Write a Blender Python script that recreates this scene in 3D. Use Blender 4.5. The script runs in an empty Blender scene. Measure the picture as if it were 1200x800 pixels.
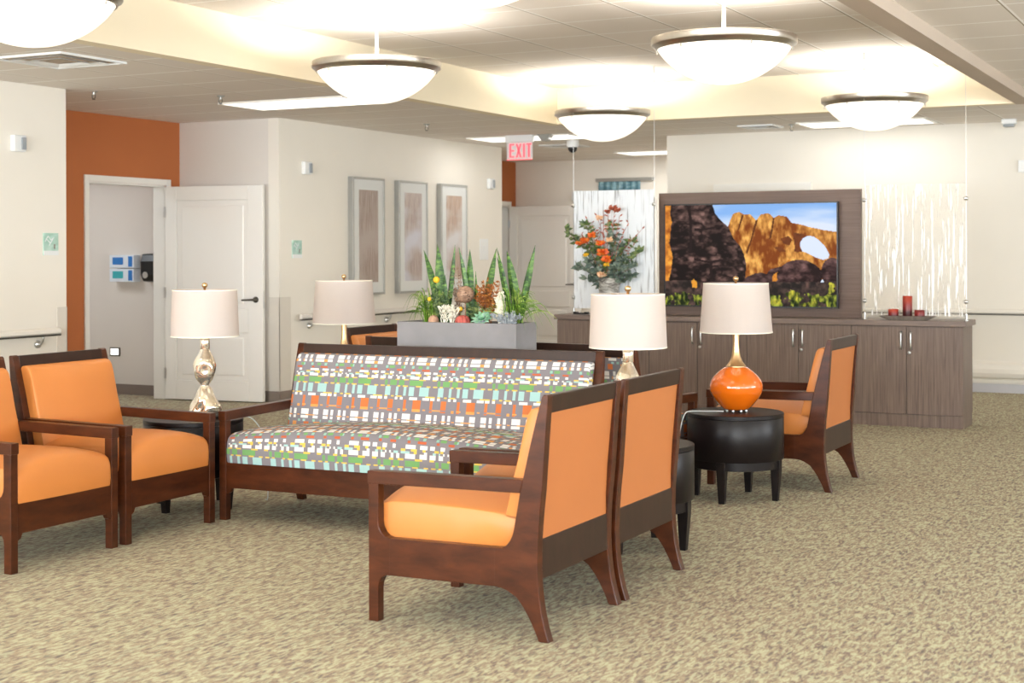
import bpy, bmesh, math, random
import numpy as np
from mathutils import Vector, Matrix
R = math.radians
scene = bpy.context.scene
col = scene.collection
random.seed(7)

# ------------------------------------------------------------------ materials
def s2l(c):
    return tuple((v/255/12.92 if v/255 <= .04045 else ((v/255+.055)/1.055)**2.4) for v in c)

def nt(name):
    m = bpy.data.materials.new(name); m.use_nodes = True
    t = m.node_tree
    return m, t, t.nodes['Principled BSDF'], t.nodes['Material Output']

def N(t, kind, **kw):
    n = t.nodes.new(kind)
    for k, v in kw.items():
        if k in n.inputs.keys() if hasattr(n.inputs, 'keys') else False:
            n.inputs[k].default_value = v
        else:
            setattr(n, k, v)
    return n

def coords(t, scale=(1, 1, 1), kind='Object', rot=(0, 0, 0)):
    tc = t.nodes.new('ShaderNodeTexCoord'); mp = t.nodes.new('ShaderNodeMapping')
    mp.inputs['Scale'].default_value = scale; mp.inputs['Rotation'].default_value = rot
    t.links.new(tc.outputs[kind], mp.inputs['Vector'])
    return mp.outputs['Vector']

def ramp(t, fac, stops, interp='LINEAR'):
    r = t.nodes.new('ShaderNodeValToRGB'); r.color_ramp.interpolation = interp
    e = r.color_ramp.elements
    while len(e) < len(stops): e.new(0.5)
    for el, (p, c) in zip(e, stops):
        el.position = p; el.color = (*c, 1)
    if fac is not None: t.links.new(fac, r.inputs['Fac'])
    return r.outputs['Color']

def noise(t, vec, scale, detail=3, rough=.5, dist=0):
    n = t.nodes.new('ShaderNodeTexNoise')
    n.inputs['Scale'].default_value = scale; n.inputs['Detail'].default_value = detail
    n.inputs['Roughness'].default_value = rough; n.inputs['Distortion'].default_value = dist
    t.links.new(vec, n.inputs['Vector'])
    return n.outputs['Fac']

def bump(t, bs, height, strength=.3, dist=.01):
    b = t.nodes.new('ShaderNodeBump'); b.inputs['Strength'].default_value = strength; b.inputs['Distance'].default_value = dist
    t.links.new(height, b.inputs['Height']); t.links.new(b.outputs['Normal'], bs.inputs['Normal'])

def math_n(t, op, a, b=None):
    m = t.nodes.new('ShaderNodeMath'); m.operation = op
    for i, v in enumerate((a, b)):
        if v is None: continue
        if isinstance(v, (int, float)): m.inputs[i].default_value = v
        else: t.links.new(v, m.inputs[i])
    return m.outputs[0]

def mixc(t, fac, a, b):
    m = t.nodes.new('ShaderNodeMix'); m.data_type = 'RGBA'
    for key, v in ((0, fac), (6, a), (7, b)):
        if isinstance(v, (int, float)): m.inputs[key].default_value = v
        elif isinstance(v, tuple): m.inputs[key].default_value = (*v, 1)
        else: t.links.new(v, m.inputs[key])
    return m.outputs[2]

def plain(name, c, rough=.5, metal=0, var=.06, scale=8, spec=.5, bmp=0, coat=0, trans=0):
    """a single-coloured surface with slight procedural variation"""
    m, t, b, o = nt(name)
    l = s2l(c); v = coords(t)
    f = noise(t, v, scale, 4)
    t.links.new(ramp(t, f, [(.3, tuple(x*(1-var) for x in l)), (.7, tuple(min(1, x*(1+var)) for x in l))]), b.inputs['Base Color'])
    b.inputs['Roughness'].default_value = rough; b.inputs['Metallic'].default_value = metal
    b.inputs['Specular IOR Level'].default_value = spec; b.inputs['Coat Weight'].default_value = coat
    b.inputs['Transmission Weight'].default_value = trans
    if bmp: bump(t, b, noise(t, v, scale*25, 2), bmp, .002)
    return m

def wood(name, dark, light, rough=.35, stretch=(3, 3, 40), coat=.3, scale=1.6):
    m, t, b, o = nt(name)
    v = coords(t, stretch)
    f = noise(t, v, scale, 6, .6, .4)
    t.links.new(ramp(t, f, [(.25, s2l(dark)), (.75, s2l(light))]), b.inputs['Base Color'])
    b.inputs['Roughness'].default_value = rough; b.inputs['Specular IOR Level'].default_value = .28; b.inputs['Coat Weight'].default_value = coat; b.inputs['Coat Roughness'].default_value = .25
    bump(t, b, f, .05, .002)
    return m

def emit(name, c, strength):
    m, t, b, o = nt(name)
    l = s2l(c)
    b.inputs['Base Color'].default_value = (*l, 1); b.inputs['Emission Color'].default_value = (*l, 1)
    b.inputs['Emission Strength'].default_value = strength; b.inputs['Roughness'].default_value = .4
    return m

M = {}
M['wall'] = plain('cream_wall', (231, 226, 216), .75, var=.012, scale=2, spec=.2, bmp=.05)
M['wall_grey'] = plain('warm_grey_wall', (220, 215, 208), .75, var=.012, scale=2, spec=.2)
M['soffit'] = plain('cream_soffit', (240, 230, 206), .75, var=.012, scale=2, spec=.2)
M['bulkhead'] = plain('taupe_bulkhead', (190, 176, 162), .75, var=.02, scale=2, spec=.2)
M['orange_wall'] = plain('burnt_orange_wall', (178, 106, 62), .7, var=.02, scale=3, spec=.25)
M['white_paint'] = plain('white_door_paint', (232, 230, 224), .4, var=.01, scale=3)
M['base'] = plain('brown_grey_baseboard', (128, 116, 108), .5, var=.03)
M['base_blue'] = plain('pale_grey_baseboard', (188, 187, 190), .5, var=.03)
M['plastic'] = plain('white_plastic', (228, 230, 230), .35, var=.01)
M['grey_plastic'] = plain('grey_plastic', (150, 156, 162), .4, var=.02)
M['black_plastic'] = plain('black_plastic', (22, 22, 24), .3, var=.05)
M['nickel'] = plain('brushed_nickel', (196, 190, 182), .28, 1, var=.06, scale=30)
M['steel'] = plain('satin_steel', (210, 210, 208), .3, 1, var=.05, scale=20)
M['dark_metal'] = plain('dark_bronze_metal', (96, 92, 84), .35, .9, var=.05)
M['brass'] = plain('pale_gold_metal', (216, 182, 138), .3, 1, var=.04, scale=20)
M['white_rod'] = plain('white_enamel', (244, 242, 236), .3, var=.01)
M['cord'] = plain('clear_cord', (200, 206, 204), .3, var=.03)
M['vinyl'] = plain('orange_vinyl', (199, 124, 60), .45, var=.03, scale=5, bmp=.06)
M['vinyl_back'] = plain('orange_backing', (176, 106, 53), .6, var=.02, scale=5, bmp=.1)
M['chair_wood'] = wood('brown_stained_wood', (47, 21, 9), (84, 42, 20), .3, (4, 4, 14), .03)
M['chair_dark'] = wood('dark_stained_wood', (38, 24, 18), (56, 36, 27), .36, (14, 4, 4), 0)
M['espresso'] = wood('espresso_wood', (14, 9, 10), (22, 15, 15), .34, (3, 3, 3), 0)
M['laminate'] = wood('taupe_laminate', (84, 71, 65), (132, 114, 103), .45, (38, 38, 1.2), .05, 2.2)
M['laminate_top'] = wood('taupe_laminate_top', (104, 90, 83), (130, 114, 105), .4, (2, 30, 30), .05, 1.6)
M['laminate_panel'] = wood('taupe_wall_panel', (96, 79, 70), (122, 102, 92), .45, (1.2, 30, 40), .05, 1.6)
M['concrete'] = plain('grey_concrete', (128, 126, 128), .8, var=.1, scale=6, bmp=.2)
M['soil'] = plain('dark_moss', (66, 62, 50), .95, var=.4, scale=60, bmp=.6)
M['shade'] = plain('white_linen_shade', (240, 234, 230), .85, var=.02, scale=90, spec=.1)
M['orange_glaze'] = plain('orange_glazed_ceramic', (216, 102, 14), .12, var=.04, scale=3, coat=.8)
M['clay'] = plain('tan_clay', (176, 140, 116), .8, var=.1)

def shade_mat(name, c, warm):
    m, t, b, o = nt(name)
    v = coords(t, (1, 1, 1)); l = s2l(c)
    f = noise(t, coords(t, (90, 90, 240)), 2, 2)
    t.links.new(ramp(t, f, [(.3, tuple(x*.95 for x in l)), (.7, l)]), b.inputs['Base Color'])
    b.inputs['Roughness'].default_value = .9; b.inputs['Specular IOR Level'].default_value = .1
    tr = t.nodes.new('ShaderNodeBsdfTranslucent'); tr.inputs['Color'].default_value = (*s2l(warm), 1)
    mx = t.nodes.new('ShaderNodeMixShader'); mx.inputs[0].default_value = .4
    t.links.new(b.outputs[0], mx.inputs[1]); t.links.new(tr.outputs[0], mx.inputs[2]); t.links.new(mx.outputs[0], o.inputs['Surface'])
    return m
M['shade'] = shade_mat('white_linen_shade', (216, 211, 210), (255, 240, 220))

def mercury(name):
    m, t, b, o = nt(name)
    v = coords(t)
    f = noise(t, v, 14, 4, .6)
    t.links.new(ramp(t, f, [(.3, s2l((214, 192, 160))), (.5, s2l((240, 230, 210))), (.7, s2l((252, 250, 244)))]), b.inputs['Base Color'])
    b.inputs['Metallic'].default_value = .82; b.inputs['Roughness'].default_value = .1; b.inputs['Coat Weight'].default_value = 1
    bump(t, b, noise(t, v, 9, 2), .25, .02)
    return m
M['mercury'] = mercury('mercury_glass')

def carpet():
    m, t, b, o = nt('sage_brown_carpet')
    v1 = coords(t, (70, 20, 1), 'Object', (0, 0, R(-9)))
    v2 = coords(t, (26, 10, 1), 'Object', (0, 0, R(11)))
    f1 = noise(t, v1, 1.0, 3, .6, .6); f2 = noise(t, v2, 1.0, 2, .5, .5)
    f3 = noise(t, coords(t, (140, 90, 1)), 1, 2)
    c1 = ramp(t, f1, [(.36, s2l((100, 96, 94))), (.43, s2l((150, 130, 114))), (.50, s2l((164, 150, 126))), (.57, s2l((194, 196, 164)))])
    c2 = ramp(t, f2, [(.36, s2l((112, 108, 108))), (.5, s2l((158, 144, 130))), (.62, s2l((186, 187, 158)))])
    c = mixc(t, .3, c1, c2)
    c = mixc(t, math_n(t, 'MULTIPLY', f3, .25), c, s2l((148, 140, 122)))
    t.links.new(c, b.inputs['Base Color'])
    b.inputs['Roughness'].default_value = .95; b.inputs['Specular IOR Level'].default_value = .1
    bump(t, b, f1, .5, .006)
    return m
M['carpet'] = carpet()

def tiles(name, ox, oy, tile, line, sx=.61, sy=.61):
    m, t, b, o = nt(name)
    tc = t.nodes.new('ShaderNodeTexCoord'); sp = t.nodes.new('ShaderNodeSeparateXYZ')
    t.links.new(tc.outputs['Object'], sp.inputs[0])
    masks = []
    for out, off, s in ((sp.outputs[0], ox, sx), (sp.outputs[1], oy, sy)):
        d = math_n(t, 'FRACT', math_n(t, 'DIVIDE', math_n(t, 'SUBTRACT', out, off), s))
        masks.append(math_n(t, 'LESS_THAN', d, .024/s))
    k = math_n(t, 'MAXIMUM', masks[0], masks[1])
    dk = math_n(t, 'MULTIPLY', masks[0], math_n(t, 'LESS_THAN', math_n(t, 'FRACT', math_n(t, 'DIVIDE', math_n(t, 'SUBTRACT', sp.outputs[0], ox), sx)), .009/sx))  # shadow along one side of the lengthwise bars, painted into the tile colour
    f = noise(t, coords(t), 240, 2)
    tl = s2l(tile)
    tcol = ramp(t, f, [(.3, tuple(x*.95 for x in tl)), (.7, tl)])
    t.links.new(mixc(t, dk, mixc(t, k, tcol, s2l(line)), s2l((168, 156, 142))), b.inputs['Base Color'])
    b.inputs['Roughness'].default_value = .85; b.inputs['Specular IOR Level'].default_value = .15
    bump(t, b, k, .5, .006)
    return m
M['tile_high'] = tiles('ceiling_tile', -4.96, 9.28, (238, 232, 225), (254, 253, 251), .6115, .6115)
M['tile_low'] = tiles('ceiling_tile_low', -7.70, 9.80, (232, 226, 220), (254, 253, 251))
M['tile_right'] = tiles('ceiling_tile_right', -1.27, 8.26, (234, 228, 222), (254, 252, 250), 1.22, .61)

# ---------------- woven block fabric: rows of coloured blocks, one colour ramp per row
PU = .318
COL = {'.': (126, 122, 127), 'W': (228, 226, 221), 'Y': (220, 186, 80), 'G': (110, 160, 96), 'C': (158, 196, 194),
       'O': (198, 110, 56), 'R': (188, 92, 52), 'T': (140, 186, 168), 'A': (222, 152, 80)}
ROWS = [  # bottom to top: (height in m, 40 cells)
 (.012, '...TTT....T.......TT..CC......TT....T...'), (.006, '.'*40),
 (.015, 'WW..WW....WW..WW....WWWWWW....WWWW....WW'), (.006, '.A.......AAAA....AA.....AAAAAAA.........'),
 (.030, 'WW..WW....WW..WW....WWWWWW....WWWW....WW'), (.012, '.'*40),
 (.007, 'OO......OOOO....AA..OO.....AAAAAA.......'), (.007, '..AAAAAA........AA..AAA....AAAAAA..AA...'),
 (.047, 'OO......OOOO........OO.....OOOOOO.......'),
 (.014, 'WWW..WW......WW..WW.....WWWWWW....WWWWW.'), (.007, 'YYY..YY...YY..YYYY..................YYYY'),
 (.047, '.....CCCC....CC....CC..CCCC....CCCCCCC..'), (.007, '.YYY..YY......YY..YYYY......YYYY....YYY.'),
 (.028, '....GG..GGGGG..GGGG....GGGGGGGGGG.......'), (.006, 'YYY.........YYY...YYYY........YYYYY.....'),
 (.014, 'WWWW..WWW....WW..WW....WWWWWWW...WWWWW..'), (.007, '..CC..C..W..W..CCC..CCCCCC...YY.....WW..'),
 (.007, '...YYY.YY...........YYY....YYYY....YY...'), (.011, 'WWW....WWW....WW.......WWWWWWW...WWWWW..'),
 (.004, '.'*40), (.009, '....RR......RRRR........RR.....RRRRRR...'), (.004, '.'*40),
 (.014, '...TT.GGGG.....GGT.....TT...GGG...TT....'), (.006, '.'*40),
 (.014, '....WWWWW.AAWW..AWW..WWA..WWWWWWWAAAWWWW'), (.004, '.'*40),
 (.024, '....WWWWW..WW....WW..WW...WWWWWWW...WWWW'), (.010, '.'*40),
 (.030, 'AA....OOOOO...AAA......OOOO....AAAAA....')]
PV = sum(h for h, _ in ROWS)
def fabric():
    m, t, b, o = nt('woven_block_fabric')
    uv = t.nodes.new('ShaderNodeUVMap'); uv.uv_map = 'UVMap'
    sp = t.nodes.new('ShaderNodeSeparateXYZ'); t.links.new(uv.outputs[0], sp.inputs[0])
    u = math_n(t, 'FRACT', math_n(t, 'DIVIDE', sp.outputs[0], PU)); v = math_n(t, 'FRACT', math_n(t, 'DIVIDE', sp.outputs[1], PV))
    acc = s2l(COL['.']); y = 0
    for h, s in ROWS:
        stops = []; last = None
        for i, ch in enumerate(s):
            if ch != last: stops.append((i/len(s), s2l(COL[ch]))); last = ch
        if len(stops) < 2: stops.append((.999, stops[0][1]))
        rc = ramp(t, u, stops[:32], 'CONSTANT')
        acc = mixc(t, math_n(t, 'GREATER_THAN', v, y/PV), acc, rc); y += h
    w = noise(t, coords(t), 500, 1)
    acc = mixc(t, math_n(t, 'MULTIPLY', w, .18), acc, s2l((120, 116, 120)))
    t.links.new(acc, b.inputs['Base Color']); b.inputs['Roughness'].default_value = .9; b.inputs['Specular IOR Level'].default_value = .15
    return m
M['fabric'] = fabric()

def strands(name, body, white, alpha, lo, hi, dark=None):
    m, t, b, o = nt(name)
    f1 = noise(t, coords(t, (62, 1, 2.6), 'Object', (0, R(3), 0)), 1, 2, .5, .3)
    f2 = noise(t, coords(t, (54, 1, 2.2), 'Object', (0, R(-4), 0)), 1.1, 2, .5, .2)
    k = math_n(t, 'MAXIMUM', f1, f2)
    fac = ramp(t, k, [(lo, (0, 0, 0)), (hi, (1, 1, 1))])
    t.links.new(mixc(t, fac, s2l(body), s2l(white)), b.inputs['Base Color'])
    a = ramp(t, k, [(lo, (alpha, alpha, alpha)), (hi, (.97, .97, .97))])
    t.links.new(a, b.inputs['Alpha']); b.inputs['Roughness'].default_value = .25
    return m
M['glass_right'] = strands('strand_glass_clear', (232, 224, 208), (250, 250, 250), .16, .60, .65)
M['glass_left'] = strands('strand_glass_painted_reflection', (240, 246, 252), (160, 162, 166), .9, .60, .70)  # same glass; window reflection put into the colour as a bluish white body

def banded_leaf(name, a, b2, c, sc=60):
    m, t, b, o = nt(name)
    f = noise(t, coords(t, (1, 1, 3)), sc/3, 3, .6, .8)
    t.links.new(ramp(t, f, [(.35, s2l(a)), (.5, s2l(b2)), (.65, s2l(c))]), b.inputs['Base Color'])
    b.inputs['Roughness'].default_value = .45
    return m
M['snake'] = banded_leaf('snake_leaf', (22, 48, 26), (52, 92, 36), (108, 142, 66), 70)
M['grass'] = banded_leaf('grass_leaf', (58, 98, 22), (106, 146, 36), (172, 190, 92), 30)
M['leaf'] = banded_leaf('green_leaf', (44, 70, 44), (84, 108, 62), (130, 140, 82), 60)
M['leaf_blue'] = banded_leaf('eucalyptus_leaf', (54, 74, 66), (88, 106, 94), (134, 146, 128), 60)
M['succulent'] = banded_leaf('succulent_leaf', (104, 150, 128), (134, 186, 148), (160, 160, 182), 30)
M['rust'] = banded_leaf('rust_sprig', (100, 54, 18), (150, 86, 30), (186, 124, 56), 80)
M['twig'] = banded_leaf('twig', (88, 62, 46), (128, 98, 76), (164, 132, 108), 60)
M['redtwig'] = banded_leaf('red_twig', (120, 52, 36), (160, 76, 50), (190, 112, 80), 60)
M['petal_orange'] = banded_leaf('orange_petal', (190, 60, 20), (224, 100, 30), (240, 150, 50), 60)
M['petal_peach'] = banded_leaf('peach_petal', (214, 160, 120), (232, 190, 150), (244, 214, 184), 60)
M['white_sprig'] = plain('white_coral', (236, 232, 216), .8, var=.05)
M['yellow'] = plain('yellow_flower', (226, 178, 40), .8, var=.1)
M['cactus'] = plain('red_cactus', (176, 84, 74), .7, var=.15, scale=40)
M['silver'] = plain('silver_leaf', (150, 156, 160), .6, var=.1, scale=40)
M['ball_core'] = plain('dark_ball_core', (84, 62, 50), .9, var=.1)
M['pale_twig'] = banded_leaf('pale_twig', (112, 84, 66), (150, 118, 96), (178, 148, 124), 60)
M['bark'] = banded_leaf('birch_bark', (96, 92, 86), (160, 158, 152), (206, 204, 198), 40)
def candle(name, a, b2):
    m, t, b, o = nt(name)
    sp = t.nodes.new('ShaderNodeSeparateXYZ'); tc = t.nodes.new('ShaderNodeTexCoord')
    t.links.new(tc.outputs['Generated'], sp.inputs[0])
    t.links.new(ramp(t, sp.outputs[2], [(0, s2l(b2)), (.3, s2l(b2)), (.4, s2l((110, 16, 16))), (.62, s2l((132, 24, 20))), (.8, s2l(a)), (1, s2l(a))]), b.inputs['Base Color'])
    b.inputs['Roughness'].default_value = .35
    return m
M['candle_orange'] = candle('ombre_candle', (160, 48, 22), (60, 8, 11))
M['candle_red'] = candle('red_candle', (112, 18, 16), (72, 8, 11))
M['tray'] = wood('driftwood_tray', (96, 88, 80), (140, 130, 120), .6, (20, 3, 3), 0)
M['art'] = banded_leaf('abstract_grey_art', (146, 130, 122), (172, 158, 150), (206, 204, 208), 14)
def art_mat(name, top, low):
    m, t, b, o = nt(name)
    f = noise(t, coords(t, (40, 1, 1.5)), 3, 4, .6, .5)
    g = noise(t, coords(t, (1, 2, 1.6)), 2.2, 2)
    c1 = ramp(t, f, [(.3, s2l((122, 106, 98))), (.5, s2l(top)), (.7, s2l((190, 178, 170)))])
    t.links.new(mixc(t, ramp(t, g, [(.42, (0, 0, 0)), (.62, (1, 1, 1))]), c1, s2l(low)), b.inputs['Base Color'])
    b.inputs['Roughness'].default_value = .6; b.inputs['Coat Weight'].default_value = .5
    return m
M['art1'] = art_mat('streaked_taupe_art', (160, 143, 134), (172, 160, 154))
M['art2'] = art_mat('streaked_mauve_art', (176, 160, 154), (198, 198, 208))
M['art3'] = art_mat('streaked_amber_art', (182, 156, 138), (206, 204, 206))
M['pewter'] = plain('pewter_frame', (168, 168, 164), .35, .5, var=.04)
M['mat_board'] = plain('pale_mat_board', (214, 216, 214), .8, var=.01)
M['teal_art'] = banded_leaf('teal_textile', (64, 104, 118), (92, 136, 150), (136, 172, 180), 12)
M['sage_plate'] = banded_leaf('sage_sign_plate', (150, 186, 172), (166, 200, 188), (186, 212, 202), 20)
M['blue_print'] = plain('blue_print', (40, 116, 190), .5, var=.05)
M['teal_print'] = plain('teal_print', (56, 170, 180), .5, var=.05)
M['box_white'] = plain('glossy_carton', (222, 232, 242), .4, var=.02)
M['light_panel'] = emit('fluorescent_diffuser', (255, 252, 246), 1.9)
M['bowl'] = emit('opal_glass', (255, 246, 230), 1.32)
M['exit_red'] = emit('exit_red', (255, 84, 96), 1.3)
M['night'] = emit('night_light', (255, 255, 250), 1.7)
M['acrylic'] = plain('pale_acrylic', (226, 220, 222), .2, var=.01)
M['guard'] = plain('clear_corner_guard', (216, 210, 200), .25, var=.01)
EXPO = -0.25
ROLLSIGN = -1
# ------------------------------------------------------------------ mesh helpers
def link(name, bm, mat, parent=None, smooth=False, bevel=0, recalc=True):
    if recalc: bmesh.ops.recalc_face_normals(bm, faces=bm.faces)
    me = bpy.data.meshes.new(name); bm.to_mesh(me); bm.free()
    me.materials.append(mat if not isinstance(mat, str) else M[mat])
    if smooth: me.polygons.foreach_set('use_smooth', [True]*len(me.polygons))
    o = bpy.data.objects.new(name, me); col.objects.link(o)
    if parent: o.parent = parent
    if bevel:
        md = o.modifiers.new('bevel', 'BEVEL'); md.width = bevel; md.segments = 2; md.limit_method = 'ANGLE'; md.angle_limit = R(40)
    if smooth == 'auto':
        auto(o)
    return o

def auto(o, ang=40):
    me = o.data
    bm = bmesh.new(); bm.from_mesh(me)
    for e in bm.edges:
        if len(e.link_faces) == 2 and e.calc_face_angle(0) > R(ang): e.smooth = False
    bm.to_mesh(me); bm.free()

def box(bm, x0, x1, y0, y1, z0, z1):
    vs = [bm.verts.new((x, y, z)) for x in (x0, x1) for y in (y0, y1) for z in (z0, z1)]
    for f in ((0, 1, 3, 2), (4, 6, 7, 5), (0, 4, 5, 1), (2, 3, 7, 6), (0, 2, 6, 4), (1, 5, 7, 3)):
        bm.faces.new([vs[i] for i in f])

def B(*boxes):
    bm = bmesh.new()
    for b in boxes: box(bm, *b)
    return bm

def prism(bm, pts, a0, a1, axis):
    """extrude a closed 2D outline: axis 'x' takes (y,z), 'y' takes (x,z), 'z' takes (x,y)"""
    def P(p, a):
        return {'x': (a, p[0], p[1]), 'y': (p[0], a, p[1]), 'z': (p[0], p[1], a)}[axis]
    lo = [bm.verts.new(P(p, a0)) for p in pts]; hi = [bm.verts.new(P(p, a1)) for p in pts]
    n = len(pts)
    bm.faces.new(lo); bm.faces.new(hi[::-1])
    for i in range(n): bm.faces.new((lo[i], lo[(i+1) % n], hi[(i+1) % n], hi[i]))

def lathe(bm, prof, seg=40, c=(0, 0, 0), cap=True, fn=None):
    rings = []
    for r, z in prof:
        ring = []
        for i in range(seg):
            a = 2*math.pi*i/seg
            rr = r if fn is None else r*fn(a, z)
            ring.append(bm.verts.new((c[0]+rr*math.cos(a), c[1]+rr*math.sin(a), c[2]+z)))
        rings.append(ring)
    for A, B_ in zip(rings, rings[1:]):
        for i in range(seg): bm.faces.new((A[i], A[(i+1) % seg], B_[(i+1) % seg], B_[i]))
    if cap:
        if prof[0][0] > 1e-4: bm.faces.new(rings[0][::-1])
        if prof[-1][0] > 1e-4: bm.faces.new(rings[-1])

def tube(bm, pts, r, seg=8, cap=True):
    pts = [Vector(p) for p in pts]; n = len(pts)
    rs = r if isinstance(r, (list, tuple)) else [r]*n
    ref = None; rings = []
    for i, p in enumerate(pts):
        d = (pts[min(i+1, n-1)]-pts[max(i-1, 0)]).normalized()
        if ref is None: ref = d.orthogonal().normalized()
        ref = (ref-d*ref.dot(d)).normalized(); s = d.cross(ref)
        rings.append([bm.verts.new(p+(ref*math.cos(2*math.pi*k/seg)+s*math.sin(2*math.pi*k/seg))*rs[i]) for k in range(seg)])
    for A, B_ in zip(rings, rings[1:]):
        for k in range(seg): bm.faces.new((A[k], A[(k+1) % seg], B_[(k+1) % seg], B_[k]))
    if cap: bm.faces.new(rings[0][::-1]); bm.faces.new(rings[-1])

def ball(bm, c, r, u=16, v=10, sc=(1, 1, 1)):
    m = Matrix.Translation(c) @ Matrix.Diagonal((*[r*s for s in sc], 1))
    bmesh.ops.create_uvsphere(bm, u_segments=u, v_segments=v, radius=1, matrix=m)

def spline(pts, n=6):
    """Catmull-Rom through the points"""
    P = [Vector(p) for p in pts]; P = [P[0]*2-P[1]]+P+[P[-1]*2-P[-2]]; out = []
    for i in range(1, len(P)-2):
        a, b, c, d = P[i-1:i+3]
        for k in range(n):
            t = k/n
            out.append(.5*((2*b)+(c-a)*t+(2*a-5*b+4*c-d)*t*t+(3*b-a-3*c+d)*t**3))
    out.append(P[-2]); return out

def thing(name, label, cat, loc=(0, 0, 0), rz=0, group=None):
    o = bpy.data.objects.new(name, None); col.objects.link(o)
    o.empty_display_size = .1
    o.location = loc; o.rotation_euler = (0, 0, rz)
    return tag(o, label, cat, group)

def tag(o, label, cat, group=None):
    o['label'] = label; o['category'] = cat
    if group: o['group'] = group
    return o

def struct(o, label=None):
    o['kind'] = 'structure'
    if label: o['label'] = label
    return o

def dup(root, label, loc, rz, name=None):
    r = root.copy(); col.objects.link(r); r.location = loc; r.rotation_euler = (0, 0, rz); r['label'] = label
    def rec(a, b):
        for ch in a.children:
            c = ch.copy(); col.objects.link(c); c.parent = b; rec(ch, c)
    rec(root, r); return r

# ------------------------------------------------------------------ the room
XL, XA, YG, YB, YF, ZL, ZH, ZR = -8.05, -9.20, 11.13, 14.85, 18.20, 2.60, 2.945, 2.68
SX0, SX1, SY1 = -6.12, -1.89, 13.0       # raised ceiling bay
struct(link('floor', B((-12, 7, -4.2, 18.4, -.05, 0)), 'carpet'))
struct(link('wall_left', B((XL-.12, XL, -4, 8.43, 0, ZL), (XA-.1, XL-.12, 8.31, 8.43, 0, ZL)), 'wall'))
D1a, D1b, D2a, D2b, DZ = 9.90, 10.93, 16.95, 17.98, 2.0
struct(link('wall_alcove', B((XA-.12, XA, 8.43, D1a, 0, ZL), (XA-.12, XA, D1b, YG, 0, ZL), (XA-.12, XA, D1a, D1b, DZ, ZL)), 'orange_wall'))
struct(link('wall_alcove_end', B((-12, XL-.12, YG, YG+.12, 0, ZL)), 'wall_grey'))
struct(link('wall_corridor', B((XL-.12, XL, YG, 15.56, 0, ZL), (XA-.1, XL-.12, 15.44, 15.56, 0, ZL)), 'wall'))
struct(link('wall_far_alcove', B((XA-.12, XA, 15.56, D2a, 0, ZL), (XA-.12, XA, D2b, YF, 0, ZL), (XA-.12, XA, D2a, D2b, DZ, ZL)), 'orange_wall'))
struct(link('wall_far', B((-12, -5.5, YF, YF+.12, 0, ZL)), 'wall'))
struct(link('wall_back', B((-5.70, 7, YB, YB+.12, 0, ZL), (-5.70, -5.58, YB+.12, YF, 0, ZL)), 'wall'))
struct(link('wall_side_room', B((-12, -11.88, 8.3, YG, 0, ZL), (-11.88, XA-.12, 8.31, 8.43, 0, ZL)), 'wall_grey'))
struct(link('wall_far_room', B((-12, -11.88, 15.4, YF, 0, ZL)), 'wall_grey'))
# right-hand wall and the wall behind the viewer, both with wide windows that let the daylight in
def window_wall(name, fixed, a0, a1, axis, wins, z0, z1, top):
    bm = bmesh.new(); cur = a0
    def bx(p, q, zz0, zz1):
        if axis == 'y': box(bm, p, q, fixed-.15, fixed, zz0, zz1)
        else: box(bm, fixed, fixed+.15, p, q, zz0, zz1)
    for w0, w1 in wins:
        bx(cur, w0, 0, top); bx(w0, w1, 0, z0); bx(w0, w1, z1, top); cur = w1
    bx(cur, a1, 0, top)
    struct(link(name, bm, 'wall'))
    for i, (w0, w1) in enumerate(wins):
        bm = bmesh.new(); mid = (w0+w1)/2
        def fr(p, q, zz0, zz1):
            if axis == 'y': box(bm, p, q, fixed-.12, fixed-.05, zz0, zz1)
            else: box(bm, fixed+.05, fixed+.12, p, q, zz0, zz1)
        fr(w0, w0+.06, z0, z1); fr(w1-.06, w1, z0, z1); fr(w0, w1, z0, z0+.06); fr(w0, w1, z1-.06, z1); fr(mid-.03, mid+.03, z0, z1)
        struct(link('window_%d' % (window_wall.n), bm, 'white_paint')); window_wall.n += 1
window_wall.n = 1
window_wall('wall_front', -4.0, XL, 6.0, 'y', [(-7.2, -3.2), (-2.4, 1.6), (2.2, 5.4)], .5, 2.35, 3.0)
window_wall('wall_right', 6.0, -4.0, YB, 'x', [(-3, 1), (2, 6), (7, 11)], .5, 2.35, 2.7)

struct(link('ceiling', B((SX0, SX1, -4, SY1, ZH, ZH+.1)), 'tile_high'))
struct(link('ceiling_left', B((-12, SX0-.12, -4, YF+.1, ZL, ZL+.1)), 'tile_low'))
struct(link('ceiling_back', B((SX0-.12, 7, SY1+.12, YF+.1, ZL, ZL+.1)), 'tile_low'))
struct(link('ceiling_right', B((SX1+.14, 7, -4, SY1+.12, ZR, ZR+.1)), 'tile_right'))
struct(link('wall_soffit_left', B((SX0-.12, SX0, -4, SY1+.12, ZL, ZH+.08)), 'soffit'))
struct(link('wall_soffit_back', B((SX0, SX1, SY1, SY1+.12, ZL, ZH+.08)), 'soffit'))
struct(link('wall_soffit_right', B((SX1, SX1+.14, -4, SY1+.12, ZL, ZH+.08)), 'bulkhead'))
struct(link('trim_1', B((SX1-.03, SX1, -4, SY1, ZH-.03, ZH)), 'white_rod'))

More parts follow.
